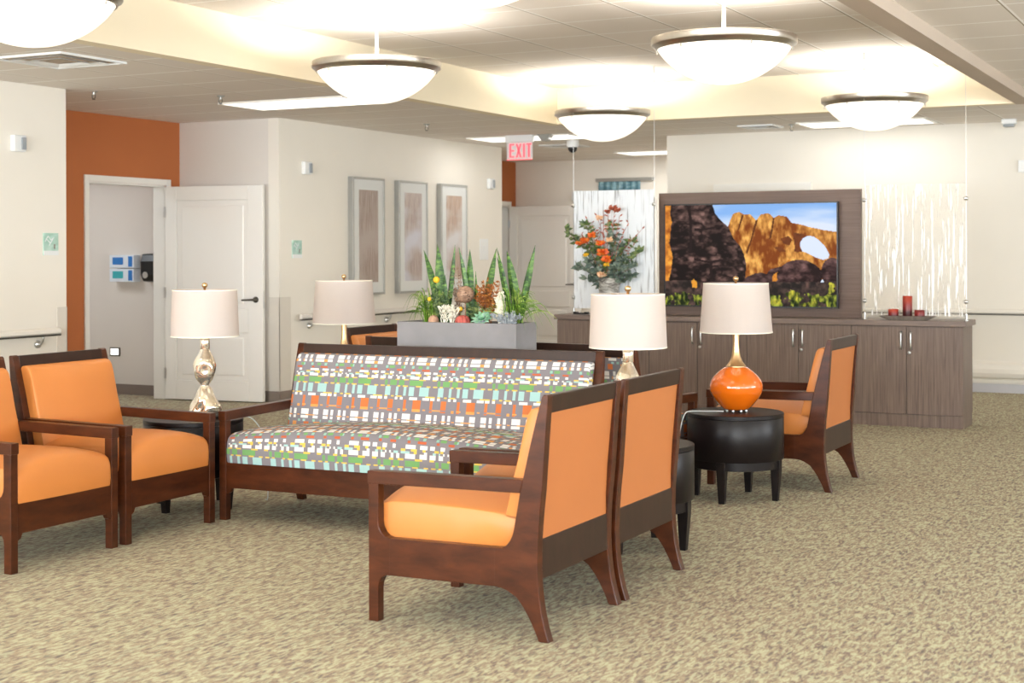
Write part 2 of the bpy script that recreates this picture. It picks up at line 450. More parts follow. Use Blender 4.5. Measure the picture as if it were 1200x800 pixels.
def skirting(name, boxes, mat='base'): struct(link(name, B(*boxes), mat))
skirting('baseboard_left', [(XL, XL+.012, -4, 8.43, 0, .1), (XL, XL+.012, YG, 15.56, 0, .1)])
skirting('baseboard_alcove', [(XA, XA+.012, 8.43, D1a-.05, 0, .1), (XA, XL, YG-.012, YG, 0, .1), (XA, XA+.012, 15.56, D2a-.05, 0, .1)])
skirting('baseboard_room', [(-11.88, XA-.12, YG-.012, YG, 0, .1)])
skirting('baseboard_far', [(XA, -5.7, YF-.012, YF, 0, .1)])
skirting('baseboard_back', [(-5.70, 6, YB-.014, YB, 0, .085)], 'base_blue')
# rounded crash rail along the back wall
bm = bmesh.new()
prism(bm, [(YB, .10), (YB-.03, .10), (YB-.035, .125), (YB-.012, .135), (YB-.05, .15), (YB-.07, .19), (YB-.07, .23), (YB-.05, .27), (YB-.01, .29), (YB, .30)], -5.7, 6, 'x')
struct(link('trim_2', bm, 'wall'))
# door casings and jambs
def casing(name, a, b):
    w = .055
    bm = B((XA, XA+.018, a-w, a, 0, DZ+w), (XA, XA+.018, b, b+w, 0, DZ+w), (XA, XA+.018, a, b, DZ, DZ+w),
           (XA-.14, XA, a, a+.015, 0, DZ), (XA-.14, XA, b-.015, b, 0, DZ), (XA-.14, XA, a, b, DZ-.015, DZ))
    struct(link(name, bm, 'white_paint', bevel=.003))
casing('trim_3', D1a, D1b); casing('trim_4', D2a, D2b)
# translucent corner guards
struct(link('trim_5', B((XL, XL+.004, 8.33, 8.434, .1, .965), (XL-.11, XL+.004, 8.43, 8.434, .1, .965)), 'guard'))
struct(link('trim_6', B((XL, XL+.004, YG-.004, 11.30, .1, .96), (XL-.12, XL+.004, YG-.004, YG, .1, .96)), 'guard'))
struct(link('trim_7', B((XL, XL+.004, 15.44, 15.564, .1, 1.0)), 'guard'))
# door head casing on the back wall, seen above the TV panel
struct(link('door_3', B((-5.10, -4.20, YB-.02, YB, 0, 2.0)), 'white_paint'))
struct(link('trim_8', B((-5.17, -5.10, YB-.035, YB, 0, 2.07), (-4.20, -4.13, YB-.035, YB, 0, 2.07), (-5.10, -4.20, YB-.035, YB, 2.0, 2.07)), 'white_paint'))

def door_leaf(name, hinge, rz, L=1.03, T=.045, H=1.985):
    e = bpy.data.objects.new(name, None); col.objects.link(e); e.location = hinge; e.rotation_euler = (0, 0, rz); struct(e)
    bm = bmesh.new(); s = .12
    box(bm, 0, s, 0, T, .01, H); box(bm, L-.15, L, 0, T, .01, H)
    for z0, z1 in ((.01, .19), (.64, .85), (1.855, H)): box(bm, s, L-.15, 0, T, z0, z1)
    link('frame', bm, 'white_paint', e, bevel=.004)
    for z0, z1 in ((.19, .64), (.85, 1.855)):
        bm = B((s-.002, L-.148, .012, T-.012, z0-.002, z1+.002), (s+.05, L-.2, .004, T-.004, z0+.05, z1-.05))
        link('door_panel', bm, 'white_paint', e, bevel=.012)
    h = bmesh.new()
    lathe(h, [(.028, 0), (.028, .008), (.012, .012), (.011, .045)], 20)
    bmesh.ops.rotate(h, verts=h.verts, matrix=Matrix.Rotation(R(90), 3, 'X'))
    tube(h, [(0, -.045, 0), (-.03, -.05, 0), (-.12, -.048, -.004)], [.011, .010, .008], 10)
    bmesh.ops.translate(h, verts=h.verts, vec=(L-.07, 0, .94))
    link('door_handle', h, 'dark_metal', e, smooth=True)
    link('latch_plate', B((L-.001, L+.002, .01, T-.01, .86, 1.02)), 'steel', e)
    for z in (.25, 1.0, 1.75): link('hinge', B((-.012, .01, -.006, .02, z-.05, z+.05)), 'steel', e)
door_leaf('door_1', (-9.165, 10.875, 0), R(7))
door_leaf('door_2', (-9.165, 17.93, 0), R(3))
# inner rooms close off with ceilings above (ceiling_left covers them)
# ------------------------------------------------------------------ lounge chairs and sofas
def loft_cushion(sec, W, er=.05, crown=0, nst=15, crown_fn=None):
    """closed (y,z) section swept along x with softly rounded ends; UV: u along x, v along the section"""
    bm = bmesh.new(); uvl = bm.loops.layers.uv.new('UVMap')
    n = len(sec); cy = sum(p[0] for p in sec)/n; cz = sum(p[1] for p in sec)/n
    arc = [0]
    for i in range(n): arc.append(arc[-1]+math.dist(sec[i], sec[(i+1) % n]))
    xs = [-W/2, -W/2+er*.08, -W/2+er*.3, -W/2+er*.62, -W/2+er]
    k = max(2, nst-10); xs += [-W/2+er+(W-2*er)*i/k for i in range(1, k)]
    xs += [-x for x in xs[4::-1]]
    rings = []
    for x in xs:
        d = max(0, (abs(x)-(W/2-er))/er); ins = er*.55*(1-math.sqrt(max(0, 1-d*d)))
        ring = []
        for (y, z) in sec:
            dy, dz = y-cy, z-cz; L = math.hypot(dy, dz) or 1
            q = max(0, 1-ins/L)
            yy, zz = cy+dy*q, cz+dz*q
            if crown_fn: yy, zz = crown_fn(x/(W/2), yy, zz)
            ring.append(bm.verts.new((x, yy, zz)))
        rings.append(ring)
    for a in range(len(xs)-1):
        for i in range(n):
            j = (i+1) % n
            f = bm.faces.new((rings[a][i], rings[a+1][i], rings[a+1][j], rings[a][j]))
            for lp, (u, v) in zip(f.loops, ((xs[a], arc[i]), (xs[a+1], arc[i]), (xs[a+1], arc[i+1]), (xs[a], arc[i+1]))):
                lp[uvl].uv = (u, v)
    for ring, x, rev in ((rings[0], 0, False), (rings[-1], 1, True)):
        f = bm.faces.new(ring if not rev else ring[::-1])
        for lp in f.loops: lp[uvl].uv = (lp.vert.co.y*.8, lp.vert.co.z)
    return bm

def resample(pts, step=.025, closed=True):
    out = []
    n = len(pts)
    for i in range(n if closed else n-1):
        a, b = pts[i], pts[(i+1) % n]; k = max(1, int(math.dist(a, b)/step))
        for j in range(k): out.append((a[0]+(b[0]-a[0])*j/k, a[1]+(b[1]-a[1])*j/k))
    return out

D = .37   # half the depth: front at y=-D, back at y=+D
def seat_piece(name, label, cat, W, up, back_mat, loc, rz, group=None, fine=1):
    t = thing(name, label, cat, loc, rz, group)
    T = .042
    P = lambda pts: [(u-D, z) for u, z in pts]
    front = P([(0, 0), (.041, 0), (.041, .121), (.045, .145), (.055, .163), (.075, .174), (.092, .1745), (.092, .3113), (.072, .316), (.056, .33), (.046, .348), (.043, .368), (.043, .51), (0, .51)])
    arm = P([(-.004, .508), (.045, .508), (.630, .5155), (.642, .563), (.60, .5625), (-.004, .556)])
    rail = P([(.088, .1745), (.352, .176), (.529, .178), (.529, .3145), (.20, .3125), (.088, .3113)])
    rear = P([(.525, .178), (.558, .174), (.583, .165), (.614, .146), (.636, .120), (.655, .092), (.680, .046), (.700, 0), (.739, 0), (.724, .048), (.713, .093),
              (.705, .14), (.700, .187), (.697, .23), (.696, .275), (.698, .35), (.705, .44), (.715, .53), (.727, .70), (.739, .858), (.736, .865), (.722, .865), (.715, .857), (.696, .791), (.667, .68), (.639, .564), (.628, .518),
              (.612, .43), (.604, .387), (.598, .366), (.588, .345), (.573, .327), (.555, .317), (.525, .3145)])
    for s in (-1, 1):
        x0, x1 = (-W/2, -W/2+T) if s < 0 else (W/2-T, W/2)
        for nm, pts in (('leg', front), ('leg', rear), ('armrest', arm), ('side_rail', rail)):
            bm = bmesh.new()
            prism(bm, pts, x0-(.002 if nm == 'armrest' else 0), x1+(.002 if nm == 'armrest' else 0), 'x'); link(nm, bm, 'chair_wood', t, bevel=.003)
    # front rail with small curved brackets at the legs
    a, b = -W/2+T-.002, W/2-T+.002
    arc = [(a, .135), (a+.012, .137), (a+.024, .145), (a+.03, .158), (a+.034, .165)]
    pts = arc+[(-x, z) for x, z in arc[::-1]]+[(b, .300), (a, .300)]
    bm = bmesh.new(); prism(bm, pts, -D+.006, -D+.030, 'y'); link('front_rail', bm, 'chair_wood', t, bevel=.002)
    # back: top rail, lower rail, upholstered outer panel
    bm = bmesh.new(); prism(bm, P([(.703, .798), (.729, .797), (.7365, .862), (.712, .862)]), a, b, 'x'); link('top_rail', bm, 'chair_dark', t, bevel=.003)
    bm = bmesh.new(); prism(bm, P([(.672, .212), (.696, .212), (.694, .352), (.670, .352)]), a, b, 'x'); link('back_rail', bm, 'chair_dark', t, bevel=.003)
    outer = [(.690, .352), (.690, .42), (.697, .53), (.708, .66), (.721, .798), (.704, .798), (.69, .70), (.668, .53), (.662, .40), (.668, .352)]
    bm = loft_cushion(P(outer), b-a, .012, nst=13)
    link('back_panel', bm, back_mat, t, smooth='auto')
    # seat deck under the cushion
    link('seat_deck', B((a, b, -D+.028, .25, .262, .296)), 'chair_dark', t)
    # seat cushion (starts at the lower front edge so the cloth runs up the front and over the top)
    sec = [(.006, .300), (.002, .330), (.002, .372), (.006, .402), (.016, .424), (.036, .438), (.07, .446), (.14, .450), (.22, .451), (.32, .449), (.42, .445), (.52, .438), (.60, .43), (.605, .36), (.58, .318), (.45, .302), (.25, .300)]
    bm = loft_cushion(P(resample(sec, .03)), b-a-.003, .012, nst=27,
                      crown_fn=lambda q, y, z: (y-.008*(1-q*q)*(1 if y < -.3 else 0), z-.006+(.048*(1-q*q)*min(1, max(0, (z-.38)/.05)))))
    uvl = bm.loops.layers.uv.active
    for f in bm.faces:
        for lp in f.loops: lp[uvl].uv.y += .172
    link('seat_cushion', bm, up, t, smooth='auto')
    # back cushion
    sec = [(.548, .415), (.560, .47), (.580, .56), (.605, .66), (.628, .75), (.640, .79), (.652, .807), (.672, .815), (.697, .812), (.708, .798), (.700, .76), (.692, .68), (.672, .55), (.655, .44), (.650, .41), (.60, .405)]
    bm = loft_cushion(P(resample(sec, .03)), b-a-.003, .014, nst=27,
                      crown_fn=lambda q, y, z: (y-.014*(1-q*q)*(1 if y < .30 else 0)*min(1, max(0, (.82-z)/.08)), z))
    uvl = bm.loops.layers.uv.active
    for f in bm.faces:
        for lp in f.loops: lp[uvl].uv.y += PV-.04
    link('back_cushion', bm, up, t, smooth='auto')
    for x in (-W/2+T+.03, W/2-T-.03): pass
    return t

WC = .66
nr = seat_piece('lounge_chair', 'nearest orange lounge chair, seen from behind, wood frame in front of the patterned sofa', 'chair', WC, 'vinyl', 'vinyl_back', (-2.602, 4.99, 0), R(-90), 'orange lounge chairs')
dup(nr, 'second orange lounge chair seen from behind, just beyond the nearest one', (-2.602, 5.69, 0), R(-90))
dup(nr, 'orange lounge chair at the left edge, cut off by the photo, arm nearest the viewer', (-5.125, 4.978, 0), R(90))
dup(nr, 'orange lounge chair facing right, beside the silver glass lamp, next to the sofa arm', (-5.125, 5.69, 0), R(90))
dup(nr, 'orange lounge chair seen from behind, beside the orange lamp, before the cabinets', (-2.565, 8.61, 0), R(-90))
dup(nr, 'far orange lounge chair, only its top peeking over the sofa behind the gold lamp neck', (-5.13, 8.64, 0), R(90))
seat_piece('sofa', 'long sofa in grey woven fabric with white, green, teal and orange blocks, facing the viewer', 'sofa', 1.83, 'fabric', 'fabric', (-3.875, 6.475, 0), R(1.0), 'patterned sofas')
seat_piece('sofa', 'second patterned sofa turned away, dark top rail showing behind the planter box', 'sofa', 1.84, 'fabric', 'fabric', (-3.87, 7.80, 0), R(173.5), 'patterned sofas')

# ------------------------------------------------------------------ round end tables
def drum_table(label, loc, rz=0):
    t = thing('drum_table', label, 'side table', loc, rz, 'round espresso end tables')
    bm = bmesh.new(); lathe(bm, [(.255, .226), (.262, .226), (.265, .23), (.265, .452), (.264, .4535), (.255, .4535)], 64); link('drum', bm, 'espresso', t, smooth='auto')
    bm = bmesh.new(); lathe(bm, [(.262, .4545), (.2655, .456), (.2655, .474), (.262, .477)], 64); link('tabletop', bm, 'espresso', t, smooth='auto')
    bm = bmesh.new(); lathe(bm, [(.245, .178), (.25, .18), (.25, .228)], 64); link('apron', bm, 'espresso', t, smooth='auto')
    for k in range(4):
        a = k*math.pi/2; bm = bmesh.new()
        w = [(.026, .262), (.026, .20)]; q = []
        pts0 = [(.206, .225), (.258, .225), (.2575, .17), (.243, 0), (.213, 0), (.206, .17)]
        prism(bm, pts0, -.024, .024, 'y')
        for v in bm.verts:
            if v.co.z < .01: v.co.y *= .68
        bmesh.ops.rotate(bm, verts=bm.verts, matrix=Matrix.Rotation(a, 3, 'Z'))
        link('leg', bm, 'espresso', t, bevel=.002)
    return t
TAB = {'orange': (-2.63, 7.89), 'corner': (-2.61, 6.40), 'left': (-5.16, 6.35), 'back': (-5.25, 7.93)}
t0 = drum_table('round dark drum table carrying the orange ceramic lamp', (*TAB['orange'], 0))
dup(t0, 'round dark drum table behind the two chair backs, mostly hidden, carrying the bottle lamp', (*TAB['corner'], 0), 0)
dup(t0, 'round dark drum table between left chair and sofa, under the twisted silver lamp', (*TAB['left'], 0), 0)
dup(t0, 'round dark drum table hidden behind the sofa back, under the far white-shaded lamp', (*TAB['back'], 0), 0)

# ------------------------------------------------------------------ lamps
def lamp_shade(t, r0, r1, z0, z1):
    bm = bmesh.new(); lathe(bm, [(r0, z0), (r1, z1), (r1-.003, z1), (r0-.003, z0), (r0, z0)], 64, cap=False)
    s = link('lamp_shade', bm, 'shade', t, smooth='auto')
    for r, z in ((r0, z0), (r1, z1-.006)):
        bm = bmesh.new(); lathe(bm, [(r+.0012, z), (r+.0012, z+.006)], 64, cap=False); link('trim_band', bm, 'white_sprig', s, smooth=True)
    bm = bmesh.new()
    for k in range(3):
        a = k*2*math.pi/3; tube(bm, [(.008*math.cos(a), .008*math.sin(a), z1-.01), ((r1-.002)*math.cos(a), (r1-.002)*math.sin(a), z1-.004)], .0018, 6)
    lathe(bm, [(.009, z1-.016), (.009, z1-.004)], 12)
    link('spider_fitting', bm, 'brass', t)
    bm = bmesh.new(); ball(bm, (0, 0, (z0+z1)/2), .032, 16, 10, (1, 1, 1.25)); link('bulb', bm, 'bulb', t, smooth=True)

def finial(t, z, mat='brass'):
    bm = bmesh.new(); lathe(bm, [(.006, z-.012), (.007, z), (.013, z+.004), (.016, z+.014), (.013, z+.024), (.0, z+.029)], 16); link('finial', bm, mat, t, smooth=True)

M['bulb'] = emit('warm_bulb', (255, 240, 220), .6)
M['clear_glass'] = plain('clear_glass_neck', (236, 232, 226), .05, 0, var=.01, trans=.7)
def glass_lamp(label, loc, rz):
    t = thing('table_lamp', label, 'lamp', loc, rz, 'silver glass lamps')
    prof = [(.070, 0), (.084, .008), (.088, .03), (.085, .06), (.074, .09), (.054, .125), (.034, .158), (.022, .172), (.021, .178), (.028, .188), (.047, .212), (.060, .24), (.065, .262), (.062, .288), (.050, .318), (.034, .346), (.027, .362), (.024, .372)]
    def tw(a, z):
        lo = z < .175
        d = .11*math.sin(2*a+z*34) if lo else .07*math.sin(3*a+z*14)
        for (a0, z0, ar, zr, dep) in ((5.2, .262, .5, .030, .26), (3.5, .25, .45, .028, .2), (1.6, .262, .5, .03, .24), (.3, .25, .4, .03, .18)):
            da = (a-a0+math.pi) % (2*math.pi)-math.pi
            d -= dep*math.exp(-((da/ar)**2+((z-z0)/zr)**2))
        for (a0, z0, dep) in ((5.0, .07, .2), (2.4, .06, .2), (.6, .05, .16), (3.8, .075, .18)):
            da = (a-a0+math.pi) % (2*math.pi)-math.pi
            d -= dep*math.exp(-(((da-(z-z0)*9)/.34)**2+((z-z0)/.05)**2))
        return 1+d
    P2 = []
    sp = spline([(r, 0, z) for r, z in prof], 3)
    bm = bmesh.new(); lathe(bm, [(p.x, p.z) for p in sp], 56, fn=tw); link('lamp_base', bm, 'mercury', t, smooth=True)
    bm = bmesh.new(); lathe(bm, [(.024, .370), (.026, .374), (.026, .424), (.024, .43)], 28); link('neck', bm, 'mercury', t, smooth='auto')
    bm = bmesh.new(); lathe(bm, [(.029, .428), (.029, .434), (.012, .436), (.010, .45), (.010, .50)], 24)
    tube(bm, [(0, .0, .49), (0, 0, .70)], .004, 8); link('collar', bm, 'brass', t, smooth='auto')
    lamp_shade(t, .182, .172, .438, .690); finial(t, .70, 'brass')
    return t
def orange_lamp(label, loc, rz):
    t = thing('table_lamp', label, 'lamp', loc, rz, 'orange ceramic lamps')
    bm = bmesh.new()
    lathe(bm, [(p.x, p.z) for p in spline([(.055, .012), (.075, .02), (.108, .055), (.138, .10), (.147, .135), (.141, .168), (.120, .20), (.09, .228), (.068, .244), (.055, .25)] and [(r, 0, z) for r, z in [(.055, .012), (.075, .02), (.108, .055), (.138, .10), (.147, .135), (.141, .168), (.120, .20), (.09, .228), (.068, .244), (.055, .25)]], 4)], 64)
    link('lamp_base', bm, 'orange_glaze', t, smooth='auto')
    bm = bmesh.new()
    for k in range(8):
        a = k*math.pi/4; lathe(bm, [(.007, 0), (.009, .006), (.008, .016)], 10, (.056*math.cos(a), .056*math.sin(a), 0))
    link('feet', bm, 'steel', t, smooth=True)
    bm = bmesh.new(); lathe(bm, [(.060, .246), (.052, .256), (.036, .278), (.025, .305), (.0195, .34), (.0175, .38), (.0185, .44), (.02, .47)], 32); link('neck', bm, 'brass', t, smooth=True)
    bm = bmesh.new(); lathe(bm, [(.012, .465), (.012, .51)], 16); tube(bm, [(0, 0, .5), (0, 0, .722)], .004, 8); link('harp', bm, 'brass', t)
    lamp_shade(t, .200, .179, .438, .712); finial(t, .722)
    return t
TZ = .477
gl = glass_lamp('twisted silver glass lamp with white shade, in front of the open door', (-5.105, 6.38, TZ), R(10))
dup(gl, 'bottle-shaped silver glass lamp with white shade, standing behind the two nearest chair backs', (-2.665, 6.43, TZ), R(140))
ol = orange_lamp('round glossy orange lamp with gold neck and white shade, in front of the cabinets', (-2.625, 7.89, TZ), 0)
dup(ol, 'white-shaded lamp with slim gold neck far behind the sofa, left of the planter', (-5.235, 7.93, TZ), 0)

def cord_thing(label, pts):
    bm = bmesh.new(); tube(bm, spline(pts, 8), .0032, 6)
    o = link('lamp_cord', bm, 'cord', smooth=True); tag(o, label, 'cord')
cord_thing('pale lamp cord running from the orange lamp over the left rim of its round table',
   [(-2.68, 7.84, TZ+.005), (-2.76, 7.80, TZ+.005), (-2.84, 7.74, TZ+.006), (-2.858, 7.70, TZ-.01), (-2.872, 7.665, .38), (-2.875, 7.64, .25), (-2.87, 7.62, .10), (-2.86, 7.55, .006), (-2.80, 7.45, .005)])
cord_thing('thin pale cord hanging from the left corner table beside the sofa arm',
   [(-5.0, 6.44, TZ+.005), (-4.95, 6.5, TZ+.005), (-4.90, 6.54, TZ-.02), (-4.865, 6.58, .36), (-4.855, 6.60, .18), (-4.87, 6.62, .03), (-4.93, 6.68, .006)])
# ------------------------------------------------------------------ cabinets with the TV
CY, CXR, CXL, CD = 11.67, -2.075, -5.50, .40
def cabinet(label, x0, x1, lock=True):
    t = thing('base_cabinet', label, 'cabinet', (0, 0, 0), 0, 'taupe base cabinets')
    t.location = ((x0+x1)/2, CY, 0); w = (x1-x0)/2
    link('body', B((-w, w, .022, CD, .095, .782)), 'laminate', t)
    link('toe_kick', B((-w, w, .004, CD-.02, 0, .095)), 'laminate', t)
    for s in (-1, 1):
        d = link('door', B((min(0, s*w)+.002, max(0, s*w)-.002, 0, .0215, .098, .779)), 'laminate', t, bevel=.0015)
        hx = s*.038; bm = bmesh.new()
        tube(bm, spline([(hx, .002, .735), (hx, -.022, .73), (hx, -.028, .67), (hx, -.022, .61), (hx, .002, .605)], 5), .006, 8)
        link('handle', bm, 'steel', d, smooth=True)
        if s > 0 and lock:
            bm = bmesh.new(); lathe(bm, [(.012, -.006), (.012, .004), (.006, .005)], 16)
            bmesh.ops.rotate(bm, verts=bm.verts, matrix=Matrix.Rotation(R(90), 3, 'X')); bmesh.ops.translate(bm, verts=bm.verts, vec=(.022, 0, .575))
            link('lock', bm, 'steel', d, smooth=True)
    return t
xs = [CXR-.857*i for i in range(5)]
cabinet('rightmost taupe cabinet with two doors, its end panel open to the carpet', xs[1], xs[0])
cabinet('taupe two-door cabinet directly behind the far-right orange chair', xs[2], xs[1])
cabinet('taupe two-door cabinet behind the orange lamp shade', xs[3], xs[2])
cabinet('leftmost taupe cabinet, behind the bottle lamp and below the flower pot', xs[4], xs[3])
o = link('countertop', B((CXL-.02, CXR+.025, CY-.025, CY+CD+.012, .783, .825)), 'laminate_top', bevel=.003)
tag(o, 'long taupe laminate countertop over the row of cabinets, carrying TV panel and glass panels', 'countertop')
CT = .825
t = thing('tv_backing_panel', 'large taupe wood-grain backing panel behind the television', 'panel', (-3.80, 11.97, CT))
link('panel', B((-.868, .868, 0, .045, 0, 1.042)), 'laminate_panel', t, bevel=.002)
link('edge_band', B((.868, .871, 0, .045, 0, 1.042), (-.871, -.868, 0, .045, 0, 1.042)), 'laminate', t)

# ---- television showing a desert arch at sunset, painted into the screen's colour attribute
def poly_mask(X, Y, pts):
    ins = np.zeros(X.shape, bool); n = len(pts)
    for i in range(n):
        (x1, y1), (x2, y2) = pts[i], pts[(i+1) % n]
        if y1 == y2: continue
        c = ((y1 > Y) != (y2 > Y)) & (X < (x2-x1)*(Y-y1)/(y2-y1)+x1); ins ^= c
    return ins
def vnoise(X, Y, sc, seed):
    rng = np.random.RandomState(seed); g = rng.rand(64, 64)
    x, y = X*sc, Y*sc; xi, yi = np.floor(x).astype(int), np.floor(y).astype(int)
    fx, fy = x-xi, y-yi; fx = fx*fx*(3-2*fx); fy = fy*fy*(3-2*fy)
    G = lambda a, b: g[a % 64, b % 64]
    return (G(xi, yi)*(1-fx)+G(xi+1, yi)*fx)*(1-fy)+(G(xi, yi+1)*(1-fx)+G(xi+1, yi+1)*fx)*fy
def fbm(X, Y, sc, seed, o=4): return sum(vnoise(X, Y, sc*2**k, seed+k)*.5**k for k in range(o))/sum(.5**k for k in range(o))
def desert(nx, ny):
    X, Y = np.meshgrid((np.arange(nx)+.5)/nx*897+88, (np.arange(ny)+.5)/ny*527+175)   # drawing units, y down
    u, v = X/527, Y/527
    W = (fbm(u, v, 7, 3)-.5)*26; W2 = (fbm(u, v, 7, 13)-.5)*26; Xw, Yw = X+W, Y+W2
    def C(a, b, f): return np.array(a)[None, None]*(1-f[..., None])+np.array(b)[None, None]*f[..., None]
    sky = C((132, 176, 232), (214, 224, 242), np.clip((Y-175)/200+(fbm(u*.6, v*2.4, 3, 21)-.5)*1.6, 0, 1))
    img = sky.copy()
    n1 = fbm(u, v, 9, 5); n2 = fbm(u*2.2, v*.8, 10, 8); n3 = fbm(u, v, 22, 11)
    n4 = fbm(u*1.6, v*.7, 26, 41, 5); gold = C((126, 60, 14), (246, 186, 96), np.clip((n1-.34)*1.5+(n2-.5)*1.1+(n4-.5)*1.1+.12, 0, 1))
    rock = [(425, 300), (440, 250), (455, 222), (485, 212), (512, 225), (545, 226), (576, 258), (600, 226), (640, 222), (668, 248), (690, 236), (732, 242), (756, 272), (800, 282), (850, 298), (920, 314), (990, 322), (990, 560), (700, 570), (500, 580)]
    m = poly_mask(X+W*.3, Y+W2*.3, rock); img[m] = gold[m]
    for crk in ([(500, 228), (512, 226), (490, 300), (478, 320)], [(572, 258), (584, 258), (560, 340), (530, 430), (522, 425), (552, 340)], [(664, 246), (672, 250), (652, 350), (640, 360)]):
        q = poly_mask(X+W*.3, Y+W2*.3, crk); img[q] = (92, 46, 18)
    for shd in ([(765, 325), (835, 333), (805, 362), (798, 400), (815, 425), (775, 428), (768, 380)], [(700, 350), (740, 340), (758, 365), (745, 390), (715, 380)], [(660, 385), (700, 395), (730, 425), (690, 420)]):
        q = poly_mask(Xw, Yw, shd); img[q] = C((84, 40, 18), (130, 66, 26), n3)[q]
    hole = poly_mask(X+W*.3, Y+W2*.3, [(798, 375), (815, 352), (842, 338), (872, 345), (908, 372), (932, 402), (948, 432), (944, 452), (918, 462), (880, 448), (842, 432), (812, 420), (802, 398)]); img[hole] = sky[hole]
    big = poly_mask(X+W*.25, Y+W2*.25, [(80, 170), (345, 170), (362, 225), (402, 268), (432, 292), (452, 345), (488, 388), (512, 432), (524, 480), (520, 545), (500, 600), (80, 620)])
    n5 = fbm(u, v*1.6, 18, 51, 5); rid = np.abs(fbm(u*.8, v*1.5, 6, 61, 4)-.5)*2; dk = C((24, 13, 12), (134, 102, 94), np.clip((n1-.36)*1.4+(n5-.5)*1.6+(rid-.12)*.5, 0, 1)*np.clip(rid*9, .15, 1)); img[big] = dk[big]
    for crk in ([(205, 180), (222, 180), (236, 300), (230, 420), (215, 420), (222, 300)], [(250, 450), (330, 470), (420, 462), (420, 470), (330, 482), (250, 462)], [(250, 300), (400, 285), (400, 294), (250, 312)], [(330, 480), (345, 480), (336, 545), (324, 545)]):
        q = poly_mask(Xw, Yw, crk); img[q] = (34, 20, 20)
    strip = poly_mask(Xw, Yw, [(70, 170), (118, 170), (124, 260), (112, 360), (124, 450), (110, 560), (104, 620), (70, 620)])
    st = C((150, 70, 16), (250, 176, 70), np.clip(n3*1.4-.2, 0, 1)); img[strip] = st[strip]
    for ctr, rx, ry in (((590, 590), 90, 60), ((700, 560), 75, 62)):
        q = ((Xw-ctr[0])/rx)**2+((Yw-ctr[1])/ry)**2 < 1; img[q] = C((44, 26, 26), (128, 98, 96), np.clip((n5-.3)*1.8, 0, 1))[q]
    q = poly_mask(Xw, Yw, [(660, 545), (745, 468), (760, 470), (700, 560), (650, 590)]); img[q] = st[q]
    for ctr, rx, ry in (((798, 545), 116, 80), ((962, 525), 54, 74)):
        q = ((X+W*.3-ctr[0])/rx)**2+((Y+W2*.3-ctr[1])/ry)**2 < 1; img[q] = C((34, 18, 18), (146, 108, 104), np.clip((n1-.38)*1.3+(n5-.5)*1.3+.1, 0, 1))[q]
    g = Yw > 575; img[g] = C((34, 28, 26), (112, 84, 76), np.clip((n3-.3)*1.7, 0, 1))[g]
    g = poly_mask(Xw, Yw, [(225, 575), (240, 565), (258, 580), (255, 612), (228, 612)]); img[g] = (220, 150, 50)
    g = (Y+W2*1.6 > 640) & (fbm(u, v, 16, 31) > .44); img[g] = C((24, 36, 14), (170, 176, 60), np.clip((n4-.36)*3, 0, 1))[g]
    for ctr, rx, ry in (((762, 640), 36, 36), ((962, 605), 26, 38), ((680, 680), 44, 24), ((860, 690), 60, 22)):
        q = (((Xw-ctr[0])/rx)**2+((Yw-ctr[1])/ry)**2 < .6+(n5-.5)*2.4); img[q] = C((40, 52, 16), (206, 196, 66), np.clip((n4-.34)*2.6, 0, 1))[q]
    return img
def screen(parent, w, h, y):
    nx, ny = 264, 152
    img = desert(nx, ny)/255.0
    lin = np.where(img <= .04045, img/12.92, ((img+.055)/1.055)**2.4)
    xs_ = np.linspace(-w/2, w/2, nx+1); zs_ = np.linspace(h/2, -h/2, ny+1)
    V = np.array([(x, y, z) for z in zs_ for x in xs_])
    F = [(j*(nx+1)+i, (j+1)*(nx+1)+i, (j+1)*(nx+1)+i+1, j*(nx+1)+i+1) for j in range(ny) for i in range(nx)]
    me = bpy.data.meshes.new('screen'); me.from_pydata(V.tolist(), [], F)
    ca = me.color_attributes.new('picture', 'FLOAT_COLOR', 'CORNER')
    dat = np.ones((ny*nx, 4, 4), np.float32); dat[:, :, :3] = lin.reshape(-1, 1, 3)
    ca.data.foreach_set('color', dat.ravel())
    m, t, b, o = nt('screen_picture'); at = t.nodes.new('ShaderNodeAttribute'); at.attribute_name = 'picture'
    b.inputs['Base Color'].default_value = (.005, .005, .005, 1); b.inputs['Roughness'].default_value = .5; b.inputs['Specular IOR Level'].default_value = .08
    t.links.new(at.outputs['Color'], b.inputs['Emission Color']); b.inputs['Emission Strength'].default_value = 1.35
    me.materials.append(m); ob = bpy.data.objects.new('screen', me); col.objects.link(ob); ob.parent = parent
t = thing('television', 'flat screen television showing a desert rock arch at sunset', 'television', (-3.845, 11.91, 1.334))
w, h = 1.498, .868
bm = B((-w/2, w/2, -.02, .02, -h/2, -h/2+.012), (-w/2, w/2, -.02, .02, h/2-.010, h/2), (-w/2, -w/2+.010, -.02, .02, -h/2+.012, h/2-.010), (w/2-.010, w/2, -.02, .02, -h/2+.012, h/2-.010))
link('bezel', bm, 'black_plastic', t)
link('housing', B((-w/2+.005, w/2-.005, -.012, .02, -h/2+.005, h/2-.005), (-.35, .35, .02, .0595, -.25, .25)), 'black_plastic', t)
screen(t, w-.02, h-.022, -.0135)

